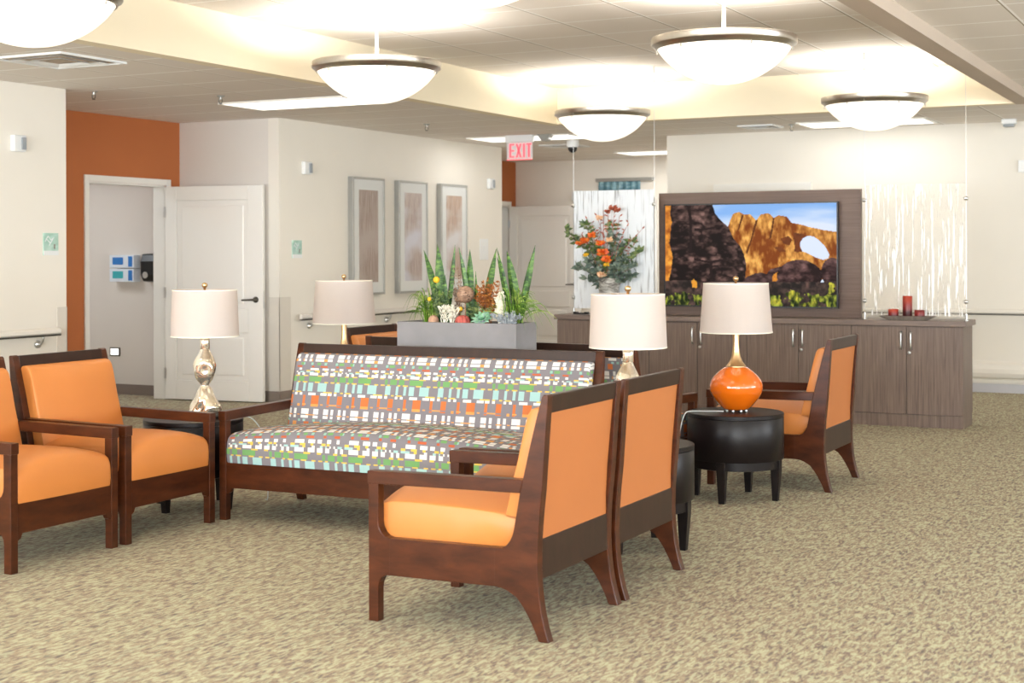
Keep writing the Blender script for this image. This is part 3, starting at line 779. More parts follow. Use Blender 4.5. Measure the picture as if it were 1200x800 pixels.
# ---- hanging glass panels with cables and stand-offs
def strand_panel(label, x0, x1, z0, z1, mat):
    t = thing('glass_panel', label, 'glass panel', ((x0+x1)/2, 11.82, CT), 0, 'strand glass panels'); w = (x1-x0)/2
    link('glass', B((-w, w, -.005, .005, z0-CT, z1-CT)), mat, t)
    for s in (-1, 1):
        x = s*(w+.004)
        bm = bmesh.new(); tube(bm, [(x, 0, .0), (x, 0, ZH-CT)], .0022, 6); link('cable', bm, 'steel', t)
        for z in (.145, .945):
            bm = bmesh.new(); lathe(bm, [(.0, -.016), (.014, -.014), (.016, -.004), (.016, .004), (.014, .014), (0, .016)], 16)
            bmesh.ops.rotate(bm, verts=bm.verts, matrix=Matrix.Rotation(R(90), 3, 'Y')); bmesh.ops.translate(bm, verts=bm.verts, vec=(x, -.004, z))
            link('cable_grip', bm, 'steel', t, smooth='auto')
        bm = bmesh.new(); lathe(bm, [(.018, 0), (.018, .005), (.010, .012), (.010, .05), (.004, .055)], 16, (x, 0, 0)); link('floor_fitting', bm, 'steel', t, smooth='auto')
        bm = bmesh.new(); lathe(bm, [(.009, ZH-CT-.06), (.009, ZH-CT)], 14, (x, 0, 0)); link('ceiling_fitting', bm, 'white_rod', t, smooth='auto')
strand_panel('clear glass panel with white vertical strands, right of the television behind the candles', -2.858, -2.080, .855, 1.888, 'glass_right')
strand_panel('grey-strand glass panel with painted bluish window reflection, left of the television behind the flowers', -5.405, -4.657, .875, 1.897, 'glass_left')
bm = bmesh.new(); tube(bm, [(.39, 0, .03), (.39, 0, 1.0)], .011, 10); link('edge_rod', bm, 'white_rod', next(o for o in col.objects if o.name == 'glass_panel.001'), smooth=True)
# ---- candles on a tray
TY = 11.735
bm = bmesh.new()
r0 = [(-.14, -.05), (.14, -.05), (.14, .05), (-.14, .05)]; r1 = [(-.215, -.075), (.215, -.075), (.215, .075), (-.215, .075)]; r2 = [(-.205, -.065), (.205, -.065), (.205, .065), (-.205, .065)]
v0 = [bm.verts.new((*p, 0)) for p in r0]; v1 = [bm.verts.new((*p, .032)) for p in r1]; v2 = [bm.verts.new((*p, .032)) for p in r2]; v3 = [bm.verts.new((p[0]*.96, p[1]*.9, .012)) for p in r0]
bm.faces.new(v0)
for A_, B_ in ((v0, v1), (v1, v2), (v2, v3)):
    for i in range(4): bm.faces.new((A_[i], A_[(i+1) % 4], B_[(i+1) % 4], B_[i]))
bm.faces.new(v3)
o = link('candle_tray', bm, 'tray', bevel=.002); o.location = (-2.505, TY, CT); tag(o, 'shallow grey wooden tray under the red candles at the right end of the countertop', 'tray')
def candle_thing(label, x, r, h, mat):
    t = thing('candle', label, 'candle', (x, TY, CT+.0125), 0, 'red candles on the tray')
    bm = bmesh.new(); lathe(bm, [(r*.96, 0), (r, .004), (r, h-.003), (r*.94, h), (r*.5, h-.006), (0, h-.007)], 28); link('wax', bm, mat, t, smooth='auto')
    bm = bmesh.new(); tube(bm, [(0, 0, h-.008), (.001, 0, h+.006)], .0012, 6); link('wick', bm, 'black_plastic', t)
candle_thing('short orange-red candle, left one on the tray', -2.617, .040, .072, 'candle_orange')
candle_thing('tall dark red pillar candle in the middle of the tray', -2.508, .037, .176, 'candle_orange')
candle_thing('short deep red candle, right one on the tray', -2.415, .039, .068, 'candle_red')

# ---- birch pot with an autumn bouquet
rnd = random.Random(11)
VX, VY = -5.03, 11.715
bm = bmesh.new(); lathe(bm, [(.066, 0), (.069, .01), (.082, .15), (.095, .30), (.097, .315), (.090, .315), (.086, .28), (0, .27)], 36)
o = link('flower_pot', bm, 'bark', smooth='auto'); o.location = (VX, VY, CT); tag(o, 'grey birch bark pot holding the autumn flowers left of the television', 'flower pot')
t = thing('flower_arrangement', 'autumn bouquet of orange flowers, red twigs and eucalyptus in the birch pot', 'flowers', (VX, VY, CT+.27))
def leaf_card(bm, p, d, L, w, nrm=None):
    """small solid leaf: a bent diamond with a little thickness"""
    d = Vector(d).normalized(); s = d.cross(Vector(nrm) if nrm else Vector((rnd.uniform(-1, 1), -1, rnd.uniform(-.6, .6)))).normalized(); n = s.cross(d)
    p = Vector(p); q = [p, p+d*L*.45+s*w/2+n*.1*w, p+d*L, p+d*L*.45-s*w/2+n*.1*w]
    c1 = bm.verts.new(p+d*L*.5+n*(.002+w*.12)); c2 = bm.verts.new(p+d*L*.5-n*.002)
    vs = [bm.verts.new(x) for x in q]
    for i in range(4): bm.faces.new((vs[i], vs[(i+1) % 4], c1)); bm.faces.new((vs[(i+1) % 4], vs[i], c2))
stem_bm, red_bm, leaf_bm, blue_bm = (bmesh.new() for _ in range(4))
def shallow(bm):     # keep the bouquet in front of the glass panel
    for v in bm.verts:
        if v.co.y > 0: v.co.y = .085*math.tanh(v.co.y/.085)
def branch(bm_s, tip, r=.004, base=None):
    b0 = base or (rnd.uniform(-.05, .05), rnd.uniform(-.04, .04), -.10)
    mid = (b0[0]*.6+tip[0]*.42, b0[1]*.6+tip[1]*.42, b0[2]*.3+tip[2]*.62)
    pts = spline([b0, mid, tip], 6); tube(bm_s, pts, [r*(1-.6*i/len(pts)) for i in range(len(pts))], 5); return pts
# branches: tip offsets from the pot centre
for tip, kind in [((-.40, -.02, .46), 'g'), ((-.34, .02, .38), 'g'), ((-.22, .0, .50), 'g'), ((.28, 0, .26), 'g'), ((.20, .02, .36), 'g'), ((-.27, -.04, .14), 'b'), ((-.16, -.06, .20), 'b'), ((.16, -.05, .20), 'b'), ((.24, -.02, .14), 'b'), ((.12, .02, .30), 'b'), ((.02, .03, .50), 'g'), ((.05, .0, .42), 'b'), ((-.10, -.04, .30), 'g'), ((.20, .03, .08), 'b'), ((-.18, -.05, .04), 'b'), ((-.02, -.06, .24), 'g'), ((.08, -.07, .14), 'b'), ((-.09, -.07, .10), 'b')]:
    pts = branch(stem_bm, tip); bm = leaf_bm if kind == 'g' else blue_bm
    for i, p in enumerate(pts[5:]):
        for _ in range(3):
            d = (rnd.uniform(-1, 1), rnd.uniform(-.8, .5), rnd.uniform(-.5, .9)); leaf_card(bm, p, d, rnd.uniform(.05, .085), rnd.uniform(.026, .042))
    for _ in range(4): leaf_card(bm, tip, (rnd.uniform(-1, 1), rnd.uniform(-.5, .3), rnd.uniform(-.3, 1)), .07, .036)
for tip in [(-.16, 0, .52), (-.06, .02, .62), (.04, .02, .60), (.10, 0, .57), (.17, .03, .52), (.30, .01, .46), (-.26, 0, .42), (-.21, .02, .55), (.0, 0, .66), (.24, .02, .35), (-.12, .03, .58)]:
    pts = branch(red_bm, tip, .0035)
    for p in pts[7:]:
        d = (rnd.uniform(-1, 1), rnd.uniform(-.4, .4), rnd.uniform(.1, 1)); leaf_card(red_bm, p, d, .04, .014)
[shallow(b_) for b_ in (stem_bm, red_bm, leaf_bm, blue_bm)]
link('stems', stem_bm, 'twig', t, smooth=True); link('red_twigs', red_bm, 'redtwig', t); link('leaves', leaf_bm, 'leaf', t); link('eucalyptus', blue_bm, 'leaf_blue', t)
def blossom(bm, c, r, n=16):
    ball(bm, c, r*.35, 8, 6)
    for i in range(n):
        a = rnd.uniform(0, 6.28); e = rnd.uniform(-.3, 1)
        leaf_card(bm, c, (math.cos(a), math.sin(a)*.8-.3, e), r, r*.7)
for c, r, mt in [((-.02, -.09, .26), .06, 'petal_orange'), ((.02, -.10, .20), .055, 'petal_orange'), ((-.04, -.08, .34), .05, 'petal_orange'), ((-.20, -.05, .36), .05, 'petal_orange'), ((-.13, -.06, .41), .045, 'petal_orange'), ((-.26, -.04, .34), .04, 'petal_orange'),
                 ((.05, -.09, .37), .042, 'petal_peach'), ((-.08, -.02, .56), .04, 'petal_peach'), ((-.02, -.11, .07), .05, 'petal_peach'), ((.05, -.02, .64), .045, 'redtwig'), ((.09, -.02, .62), .04, 'redtwig'), ((-.0, -.02, .61), .035, 'redtwig'), ((-.18, -.07, .24), .03, 'yellow'), ((.03, -.12, .16), .03, 'yellow')]:
    bm = bmesh.new(); blossom(bm, c, r); shallow(bm); link('blossom', bm, mt, t)
# black feet of a small stand on the countertop, left of the pot
bm = B((-.07, .07, -.02, .02, 0, .012), (-.065, -.035, -.025, .025, .012, .02), (.035, .065, -.025, .025, .012, .02))
o = link('panel_foot', bm, 'black_plastic', bevel=.003); o.location = (-5.33, 11.80, CT); tag(o, 'small black foot bar at the bottom of the left glass panel', 'bracket')
# ------------------------------------------------------------------ planter box behind the sofa and what grows in it
PX0, PX1, PY0, PY1, PZ = -4.275, -3.54, 7.0, 7.25, .984
bm = bmesh.new(); wl = .018
o4 = [(PX0, PY0), (PX1, PY0), (PX1, PY1), (PX0, PY1)]; i4 = [(PX0+wl, PY0+wl), (PX1-wl, PY0+wl), (PX1-wl, PY1-wl), (PX0+wl, PY1-wl)]
L = [[bm.verts.new((*p, z)) for p in q] for q, z in ((o4, 0), (o4, PZ), (i4, PZ), (i4, PZ-.045))]
bm.faces.new(L[0]); bm.faces.new(L[3])
for A_, B_ in zip(L, L[1:]):
    for i in range(4): bm.faces.new((A_[i], A_[(i+1) % 4], B_[(i+1) % 4], B_[i]))
t = thing('planter_box', 'tall rectangular grey concrete planter box standing behind the patterned sofa', 'planter', ((PX0+PX1)/2, (PY0+PY1)/2, 0))
cx, cyy = (PX0+PX1)/2, (PY0+PY1)/2
bmesh.ops.translate(bm, verts=bm.verts, vec=(-cx, -cyy, 0)); link('box', bm, 'concrete', t, bevel=.004)
link('moss', B((PX0+wl-cx, PX1-wl-cx, PY0+wl-cyy, PY1-wl-cyy, PZ-.06, PZ-.02)), 'soil', t)
GZ = PZ-.02
def px(p, yy=.5):            # along the planter: photo column -> x on the planter's long axis
    return PX0+(p-465)/139*(PX1-PX0)+.06*(yy-.0)
rp = random.Random(5)
def blade(bm, base, tip, w, bow=.02, th=.004, n=9, tw=0):
    """thick sword-shaped leaf with a shallow V section"""
    b, tp = Vector(base), Vector(tip); d = (tp-b); side = Vector((d.z, 0, -d.x)).normalized()
    if side.length < .1: side = Vector((1, 0, 0))
    side = (Matrix.Rotation(tw, 3, 'Z') @ side)
    nrm = d.cross(side).normalized(); R_ = []
    for i in range(n+1):
        s = i/n; c = b+d*s+side*bow*math.sin(s*math.pi)*.6+nrm*bow*s*s
        ww = w*(.44+1.5*s-1.5*s*s) if s < .6 else w*(.80)*(1-((s-.6)/.4)**1.5)
        ww = max(ww*1.35, .0008)/2
        R_.append([bm.verts.new(c-side*ww+nrm*ww*.35), bm.verts.new(c-nrm*th*.5), bm.verts.new(c+side*ww+nrm*ww*.35), bm.verts.new(c+nrm*th*.5)])
    for A_, B_ in zip(R_, R_[1:]):
        for k in range(4): bm.faces.new((A_[k], A_[(k+1) % 4], B_[(k+1) % 4], B_[k]))
    bm.faces.new(R_[0]); bm.faces.new(R_[-1][::-1])
def zpx(y): return 1.36-(y-296.4)/216
def snake(label, leaves, y=7.13):
    bm = bmesh.new()
    for (bx, tx, ty, w, bow) in leaves:
        yy = y+rp.uniform(-.03, .03)
        blade(bm, (px(bx), yy, GZ), (px(tx), yy+rp.uniform(-.03, .03), zpx(ty)), w, bow, tw=rp.uniform(-.5, .5))
    o = link('snake_plant', bm, 'snake', smooth='auto'); tag(o, label, 'plant', 'snake plants in the planter'); return o
snake('leftmost snake plant clump in the planter, four spread striped leaves', [(496, 474, 292, .036, .02), (499, 489, 296, .036, -.01), (502, 497, 285, .044, .012), (504, 515, 287, .040, -.02), (500, 505, 322, .036, 0)])
snake('second snake plant clump from the left, behind the brown twig ball', [(533, 521, 290, .038, .01), (535, 532, 292, .040, -.006), (531, 523, 304, .036, .012), (537, 541, 318, .034, 0)])
snake('third snake plant from the left, one broad leaf leaning right', [(543, 566, 292, .050, -.02), (546, 556, 318, .034, -.01)])
snake('rightmost snake plant clump in the planter, leaves forming a V', [(586, 572, 294, .048, .012), (583, 563, 301, .032, .012), (587, 606, 288, .042, -.022), (590, 607, 307, .034, -.02), (585, 567, 290, .02, .01)])

def grass(label, x0, n, spread, seed, lean):
    rg = random.Random(seed); bm = bmesh.new()
    for i in range(n):
        a = rg.uniform(0, 2*math.pi); rr = abs(rg.gauss(0, 1))*.45+.25
        dx = math.cos(a)*spread*rr+lean*rg.uniform(0, 1); dy = math.sin(a)*.11*rr
        h = rg.uniform(.08, .19)*(1.15-abs(dx)/spread*.25); dr = rg.uniform(-.04, .06) if abs(dx) < spread*.6 else rg.uniform(-.02, .09)
        b = Vector((x0+rg.uniform(-.03, .03), 7.11+rg.uniform(-.05, .05), GZ)); 
        pts = spline([b, b+Vector((dx*.3, dy*.4, h*.75)), b+Vector((dx*.75, dy*.8, h)), b+Vector((dx*1.1, dy*1.1, h-dr-.03))], 4)
        w = rg.uniform(.006, .011); k = len(pts); side = Vector((-dy, dx, 0)); side = side.normalized() if side.length > 1e-3 else Vector((1, 0, 0))
        side = (side+Vector((0, 0, .8))).normalized(); up = Vector((.4, -.7, .5)); R_ = []
        for j, p in enumerate(pts):
            ww = w*(1-(j/(k-1))**2)*.5+.0006
            R_.append([bm.verts.new(p-side*ww), bm.verts.new(p+up*.0012), bm.verts.new(p+side*ww), bm.verts.new(p-up*.0012)])
        for A_, B_ in zip(R_, R_[1:]):
            for q in range(4): bm.faces.new((A_[q], A_[(q+1) % 4], B_[(q+1) % 4], B_[q]))
    o = link('grass_tuft', bm, 'grass', smooth=True); tag(o, label, 'plant', 'grass tufts in the planter')
grass('arching light green grass tuft at the left end of the planter', px(490), 90, .145, 3, -.03)
grass('arching light green grass tuft at the right end of the planter', -3.61, 100, .145, 8, .07)

def twig_ball(label, x, y, z, r, mat):
    t = thing('twig_ball', label, 'ornament', (x, y, z), 0, 'twig balls')
    bm = bmesh.new(); ball(bm, (0, 0, 0), r*.88, 18, 12); link('core', bm, 'ball_core' if mat == 'twig' else mat, t, smooth=True)
    bm = bmesh.new(); rb = random.Random(int(r*1000))
    for k in range(44):
        n = Vector((rb.gauss(0, 1), rb.gauss(0, 1), rb.gauss(0, 1))).normalized(); u = n.orthogonal().normalized(); v = n.cross(u); off = n*rb.uniform(-.35, .35)*r; q = math.sqrt(max(.05, 1-(off.length/r)**2))*r*.95
        pts = [off+(u*math.cos(a)+v*math.sin(a))*q for a in [i*2*math.pi/16 for i in range(17)]]
        tube(bm, pts, r*.06, 5, False)
    link('wrapped_twigs', bm, 'pale_twig' if mat == 'twig' else mat, t, smooth=True); return t
tb = twig_ball('large brown twig ball raised in the middle of the planter', px(534.5), 7.06, zpx(345), .047, 'twig')
bm = bmesh.new(); tube(bm, [(0, 0, GZ-zpx(345)), (0, 0, -.03)], .004, 6); link('stick', bm, 'twig', tb)
twig_ball('small tan ball resting on the moss at the left of the planter', px(498.5), 7.045, GZ+.028, .029, 'clay')

def sprigs(name, label, cat, x, y, n, h, spread, mat, leafy, seed, w=.010, base=GZ):
    rg = random.Random(seed); bm = bmesh.new()
    for i in range(n):
        tip = Vector((x+rg.gauss(0, spread), y+rg.gauss(0, spread*.4), base+h*rg.uniform(.55, 1)))
        pts = spline([(x+rg.uniform(-.015, .015), y, base), ((x+tip.x)/2, (y+tip.y)/2, base+h*.4), tip], 5)
        tube(bm, pts, [.0022*(1-.5*j/len(pts)) for j in range(len(pts))], 4)
        for p in pts[3:]:
            for _ in range(leafy):
                d = Vector((rg.uniform(-1, 1), rg.uniform(-1, .3), rg.uniform(-.2, 1)))
                leaf_card(bm, p, d, rg.uniform(.014, .026), w)
    o = link(name, bm, mat); tag(o, label, cat); return o
sprigs('orange_foliage', 'rusty orange sprigs in the planter above the succulent', 'plant', px(557), 7.10, 26, .25, .046, 'rust', 3, 4)
sprigs('dried_twigs', 'dry brown grass heads behind the white coral sprig', 'plant', px(517), 7.16, 12, .31, .032, 'twig', 2, 9, .006)
sprigs('green_filler', 'bushy yellow-green stems under the left snake plant leaves', 'plant', px(503), 7.08, 20, .20, .03, 'leaf', 4, 12)
sprigs('white_spike', 'pale white flower spike left of the V of snake leaves', 'plant', px(573), 7.07, 9, .185, .012, 'white_sprig', 7, 15, .012)
sprigs('grey_foliage', 'silvery grey leaves at the foot of the right snake plant', 'plant', px(588), 7.03, 12, .075, .045, 'silver', 5, 19, .014)
sprigs('green_underplanting', 'low green leaves on the moss in the middle of the planter', 'plant', px(546), 7.10, 16, .12, .05, 'leaf', 5, 23)
# branching white coral sprig
rg = random.Random(2); bm = bmesh.new()
def grow(p, d, L, r, k):
    q = p+d*L; tube(bm, [p, q], [r, r*.8], 6)
    if k == 0: ball(bm, q, r*.9, 6, 5); return
    for _ in range(2):
        nd = (d+Vector((rg.uniform(-.85, .85), rg.uniform(-.5, .3), rg.uniform(-.3, .5)))).normalized(); grow(q, nd, L*.78, r*.84, k-1)
for _ in range(13): grow(Vector((px(515)+rg.uniform(-.035, .035), 7.045+rg.uniform(-.008, .008), GZ)), Vector((rg.uniform(-.6, .6), rg.uniform(-.3, .1), 1)).normalized(), .042, .0034, 3)
tag(link('coral_sprig', bm, 'white_sprig', smooth=True), 'branching white coral sprig at the front of the planter', 'plant')
# succulent rosette
bm = bmesh.new()
for ring, (n, r, el) in enumerate(((12, .066, .25), (10, .056, .55), (8, .044, .9), (5, .028, 1.3))):
    for i in range(n):
        a = 2*math.pi*i/n+ring*.3; d = Vector((math.cos(a)*math.cos(el), math.sin(a)*math.cos(el), math.sin(el)))
        leaf_card(bm, (0, 0, 0), d, r, r*.5, (0, 0, 1))
bmesh.ops.rotate(bm, verts=bm.verts, matrix=Matrix.Rotation(R(42), 3, 'X')); bmesh.ops.scale(bm, verts=bm.verts, vec=(1.05, 1, 1))
lz = min(v.co.z for v in bm.verts)
o = link('succulent', bm, 'succulent'); o.location = (px(555), 7.055, GZ-lz+.004); tag(o, 'pale blue-green succulent rosette at the front of the planter', 'plant')
# ribbed red cactus
bm = bmesh.new(); lathe(bm, [(.022, 0), (.036, .012), (.039, .03), (.032, .048), (.016, .058), (0, .059)], 40, fn=lambda a, z: 1+.09*math.cos(a*10))
o = link('cactus', bm, 'cactus', smooth=True); o.location = (px(533), 7.045, GZ); tag(o, 'small ribbed reddish cactus left of the succulent', 'plant')
# yellow button flowers
for i, (pxx, pyy, r, lab) in enumerate(((501.5, 328, .018, 'round yellow button flower high against the left snake leaves'), (493, 351, .012, 'small yellow button flower low at the left of the planter'), (530, 362, .012, 'little yellow bud just right of the white coral sprig'))):
    t = thing('button_flower', lab, 'flower', (px(pxx), 7.05, GZ), 0, 'yellow button flowers'); z = zpx(pyy)-GZ
    bm = bmesh.new(); tube(bm, [(0, .01, 0), (0, 0, z)], .002, 6); link('stem', bm, 'leaf', t)
    bm = bmesh.new(); ball(bm, (0, 0, z), r, 12, 8); link('bloom', bm, 'yellow', t, smooth=True)

# ------------------------------------------------------------------ hanging bowl lights
def pendant(label, x, y):
    t = thing('pendant_light', label, 'pendant light', (x, y, ZH), 0, 'bowl pendant lights'); rz = 2.60-ZH
    bm = bmesh.new(); lathe(bm, [(.066, 0), (.066, -.006), (.055, -.02), (.03, -.028), (.012, -.03)], 32); link('canopy', bm, 'white_rod', t, smooth='auto')
    bm = bmesh.new(); tube(bm, [(0, 0, -.02), (0, 0, rz-.02)], .011, 12); link('rod', bm, 'white_rod', t, smooth=True)
    bm = bmesh.new(); lathe(bm, [(.392, rz-.038), (.402, rz-.040), (.412, rz-.022), (.426, rz-.016), (.430, rz-.010), (.430, rz+.026), (.426, rz+.030), (.405, rz+.030), (.400, rz+.02), (.392, rz-.038)], 80, cap=False)
    link('ring', bm, 'nickel', t, smooth='auto')
    bm = bmesh.new()
    CR = .4765; A0 = math.asin(.398/CR)
    prof = [(0, rz-.246)]+[(CR*math.sin(a), rz-.246+CR*(1-math.cos(a))) for a in [i*A0/14 for i in range(1, 15)]]
    inner = [(r*.985, z+.004) for r, z in prof[::-1]]
    lathe(bm, prof+inner, 72, cap=False); link('glass_bowl', bm, 'bowl', t, smooth=True)
    bm = bmesh.new()
    for k in range(3):
        a = k*2*math.pi/3+.5; tube(bm, [(.011*math.cos(a), .011*math.sin(a), rz-.0), (.405*math.cos(a), .405*math.sin(a), rz+.012)], .004, 6)
    link('spokes', bm, 'nickel', t)
    for k in range(6):
        bm = bmesh.new(); a = k*math.pi/3+.2; lathe(bm, [(.004, 0), (.006, .004), (.006, .018), (.004, .02)], 8, (.402*math.cos(a), .402*math.sin(a), rz-.058))
        link('clip', bm, 'nickel', t)
    ld = bpy.data.lights.new('bowl_lamp', 'AREA'); ld.shape = 'DISK'; ld.size = .40; ld.energy = PEND; ld.color = (1, .945, .86)
    lo = bpy.data.objects.new('bowl_lamp', ld); col.objects.link(lo); lo.parent = t; lo.location = (0, 0, rz-.075); lo.rotation_euler = (math.pi, 0, 0)
PEND = 34
for x, y, lab in ((-5.28, 5.3, 'bowl pendant light cut off by the upper left corner of the photo'), (-2.87, 5.3, 'bowl pendant light at the top edge, only its glowing underside showing'),
                  (-5.28, 8.40, 'bowl pendant light in the upper left half, beside the long cream soffit'), (-2.87, 8.42, 'biggest fully lit bowl pendant on the right, nearest the viewer'),
                  (-5.31, 12.23, 'small far bowl pendant right beside the red exit sign'), (-2.88, 12.24, 'far right bowl pendant above the strand glass panel')):
    pendant(lab, x, y)

# ------------------------------------------------------------------ ceiling fittings
def troffer(label, x0, x1, y0, y1, z=ZL, energy=6, lab2=None):
    t = thing('ceiling_light', label, 'ceiling light', ((x0+x1)/2, (y0+y1)/2, z), 0, 'flush ceiling lights'); a, b = (x1-x0)/2, (y1-y0)/2
    f = .022; link('frame', B((-a, a, -b, -b+f, -.012, 0), (-a, a, b-f, b, -.012, 0), (-a, -a+f, -b+f, b-f, -.012, 0), (a-f, a, -b+f, b-f, -.012, 0)), 'white_rod', t)
    link('diffuser', B((-a+f, a-f, -b+f, b-f, -.008, -.002)), 'light_panel', t)
    ld = bpy.data.lights.new('tube_lamp', 'AREA'); ld.shape = 'RECTANGLE'; ld.size = x1-x0-.06; ld.size_y = y1-y0-.06; ld.energy = energy; ld.color = (1, .98, .95)
    lo = bpy.data.objects.new('tube_lamp', ld); col.objects.link(lo); lo.parent = t; lo.location = (0, 0, -.014)
troffer('long flush ceiling light on the left, near the orange alcove wall', -7.70, -6.48, 9.80, 10.41)
troffer('flush ceiling light over the corridor beside the exit sign', -7.70, -6.48, 14.05, 14.66, energy=10)
troffer('flush ceiling light on the right, over the back wall behind the far pendant', -4.04, -2.82, 13.95, 14.56)
troffer('flush ceiling light far down the corridor, before its end wall', -7.2, -5.98, 16.9, 17.5, energy=34)
troffer('flush ceiling light over the right side of the room, outside the view', .2, 1.42, 9.5, 10.11, ZR)
troffer('flush ceiling light over the right side near the viewer, outside the view', .2, 1.42, 5.2, 5.81, ZR)
troffer('flush ceiling light at the left near the viewer, outside the view', -7.70, -6.48, 3.7, 4.31)
def diffuser(label, x, y, s, z=ZL):
    t = thing('air_vent', label, 'air vent', (x, y, z), 0, 'ceiling air vents')
    bm = bmesh.new(); k = .02
    for i, q in enumerate((1, .74, .48)):
        a = s/2*q; d = -.012-.004*i
        for (p, r) in (((-a, -a), (a, -a)), ((a, -a), (a, a)), ((a, a), (-a, a)), ((-a, a), (-a, -a))):
            f = 1-.09/q
            v = [bm.verts.new((p[0], p[1], d)), bm.verts.new((r[0], r[1], d)), bm.verts.new((r[0]*f, r[1]*f, d+.012)), bm.verts.new((p[0]*f, p[1]*f, d+.012))]
            bm.faces.new(v)
    link('louvres', bm, 'plastic', t, recalc=False)
    link('frame', B((-s/2, s/2, -s/2, -s/2+k, -.014, 0), (-s/2, s/2, s/2-k, s/2, -.014, 0), (-s/2, -s/2+k, -s/2+k, s/2-k, -.014, 0), (s/2-k, s/2, -s/2+k, s/2-k, -.014, 0)), 'plastic', t)
    link('throat', B((-s/2+k, s/2-k, -s/2+k, s/2-k, -.003, -.001)), 'bulkhead', t)
diffuser('square ceiling air vent at the upper left, under the cut-off pendant', -6.86, 7.13, .59)
diffuser('small dark-slotted ceiling air vent on the right, over the back wall', -4.45, 14.15, .36)
diffuser('square ceiling air vent far down the corridor left of the camera dome', -7.25, 15.6, .45)
def sprinkler(label, x, y, z):
    t = thing('sprinkler', label, 'sprinkler', (x, y, z), 0, 'ceiling sprinklers')
    bm = bmesh.new(); lathe(bm, [(.032, 0), (.028, -.008), (.010, -.012), (.008, -.03)], 20); link('escutcheon', bm, 'pewter', t, smooth='auto')
    bm = bmesh.new(); tube(bm, [(-.014, 0, -.028), (-.016, 0, -.05), (-.004, 0, -.062)], .003, 6); tube(bm, [(.014, 0, -.028), (.016, 0, -.05), (.004, 0, -.062)], .003, 6)
    lathe(bm, [(.012, -.062), (.013, -.066)], 14); link('deflector', bm, 'dark_metal', t)
for lab, x, y, z in (('ceiling sprinkler at the left end of the long flush light', -7.32, 9.35, ZL), ('ceiling sprinkler over the framed pictures', -7.2, 12.35, ZL), ('tiny ceiling sprinkler just above the left wall corner', -7.95, 8.62, ZL),
                     ('ceiling sprinkler hanging from the raised ceiling left of the big right pendant', -4.05, 10.45, ZH), ('sprinkler beside the dark-slotted vent over the back wall', -4.12, 14.1, ZL)):
    sprinkler(lab, x, y, z)
t = thing('security_camera', 'ceiling camera with dark dome below the far pendant', 'camera', (-6.85, 14.95, ZL))
bm = bmesh.new(); lathe(bm, [(.07, 0), (.07, -.06), (.06, -.075)], 24); link('housing', bm, 'plastic', t, smooth='auto')
bm = bmesh.new(); ball(bm, (0, 0, -.085), .052, 18, 12); link('dome', bm, 'black_plastic', t, smooth=True)
t = thing('motion_sensor', 'small wedge-shaped ceiling sensor left of the camera dome', 'sensor', (-6.75, 14.05, ZL))
bm = bmesh.new(); prism(bm, [(-.08, 0), (.08, 0), (.03, -.07), (-.02, -.075)], -.05, .05, 'y'); link('housing', bm, 'pewter', t, bevel=.004)
link('lens', B((.03, .055, -.035, .035, -.055, -.02)), 'plastic', t)
t = thing('ceiling_speaker', 'white box-shaped warning light under the back ceiling, upper right', 'sensor', (-2.16, 14.55, ZL))
link('housing', B((-.065, .065, -.05, .05, -.05, 0)), 'plastic', t, bevel=.008); link('lens', B((-.05, .05, -.055, .03, -.075, -.05)), 'grey_plastic', t, bevel=.01)

# exit sign
t = thing('exit_sign', 'red lit EXIT sign hanging from the corridor ceiling', 'sign', (-7.03, 14.0, 2.44), R(0))
link('panel', B((-.150, .150, -.004, .004, -.095, .085)), 'acrylic', t)
link('housing', B((-.16, .16, -.03, .03, .085, .16)), 'plastic', t, bevel=.006)
link('bottom_edge', B((-.15, .15, -.006, .006, -.101, -.095)), 'exit_red', t)
def letters(parent, y, z0, h, defs, mat, st):
    x = defs[0]
    for ch, w in defs[1]:
        bm = bmesh.new(); s = st
        if ch == 'E':
            box(bm, x, x+s, y-.003, y, z0, z0+h)
            for zz in (z0, z0+(h-s*.75)/2, z0+h-s*.75): box(bm, x+s, x+w, y-.003, y, zz, zz+s*.75)
        if ch == 'I': box(bm, x, x+s, y-.003, y, z0, z0+h)
        if ch == 'T': box(bm, x, x+w, y-.003, y, z0+h-s*.75, z0+h); box(bm, x+w/2-s/2, x+w/2+s/2, y-.003, y, z0, z0+h-s*.75)
        if ch == 'X':
            for a, b in ((x, x+w-s), (x+w-s, x)): prism(bm, [(a, z0), (a+s, z0), (b+s, z0+h), (b, z0+h)], y-.003, y, 'y')
        link('letter_'+ch.lower(), bm, mat, parent); x += w+.018
letters(t, -.0045, -.075, .145, (-.118, (('E', .058), ('X', .068), ('I', .02), ('T', .06))), 'exit_red', .02)

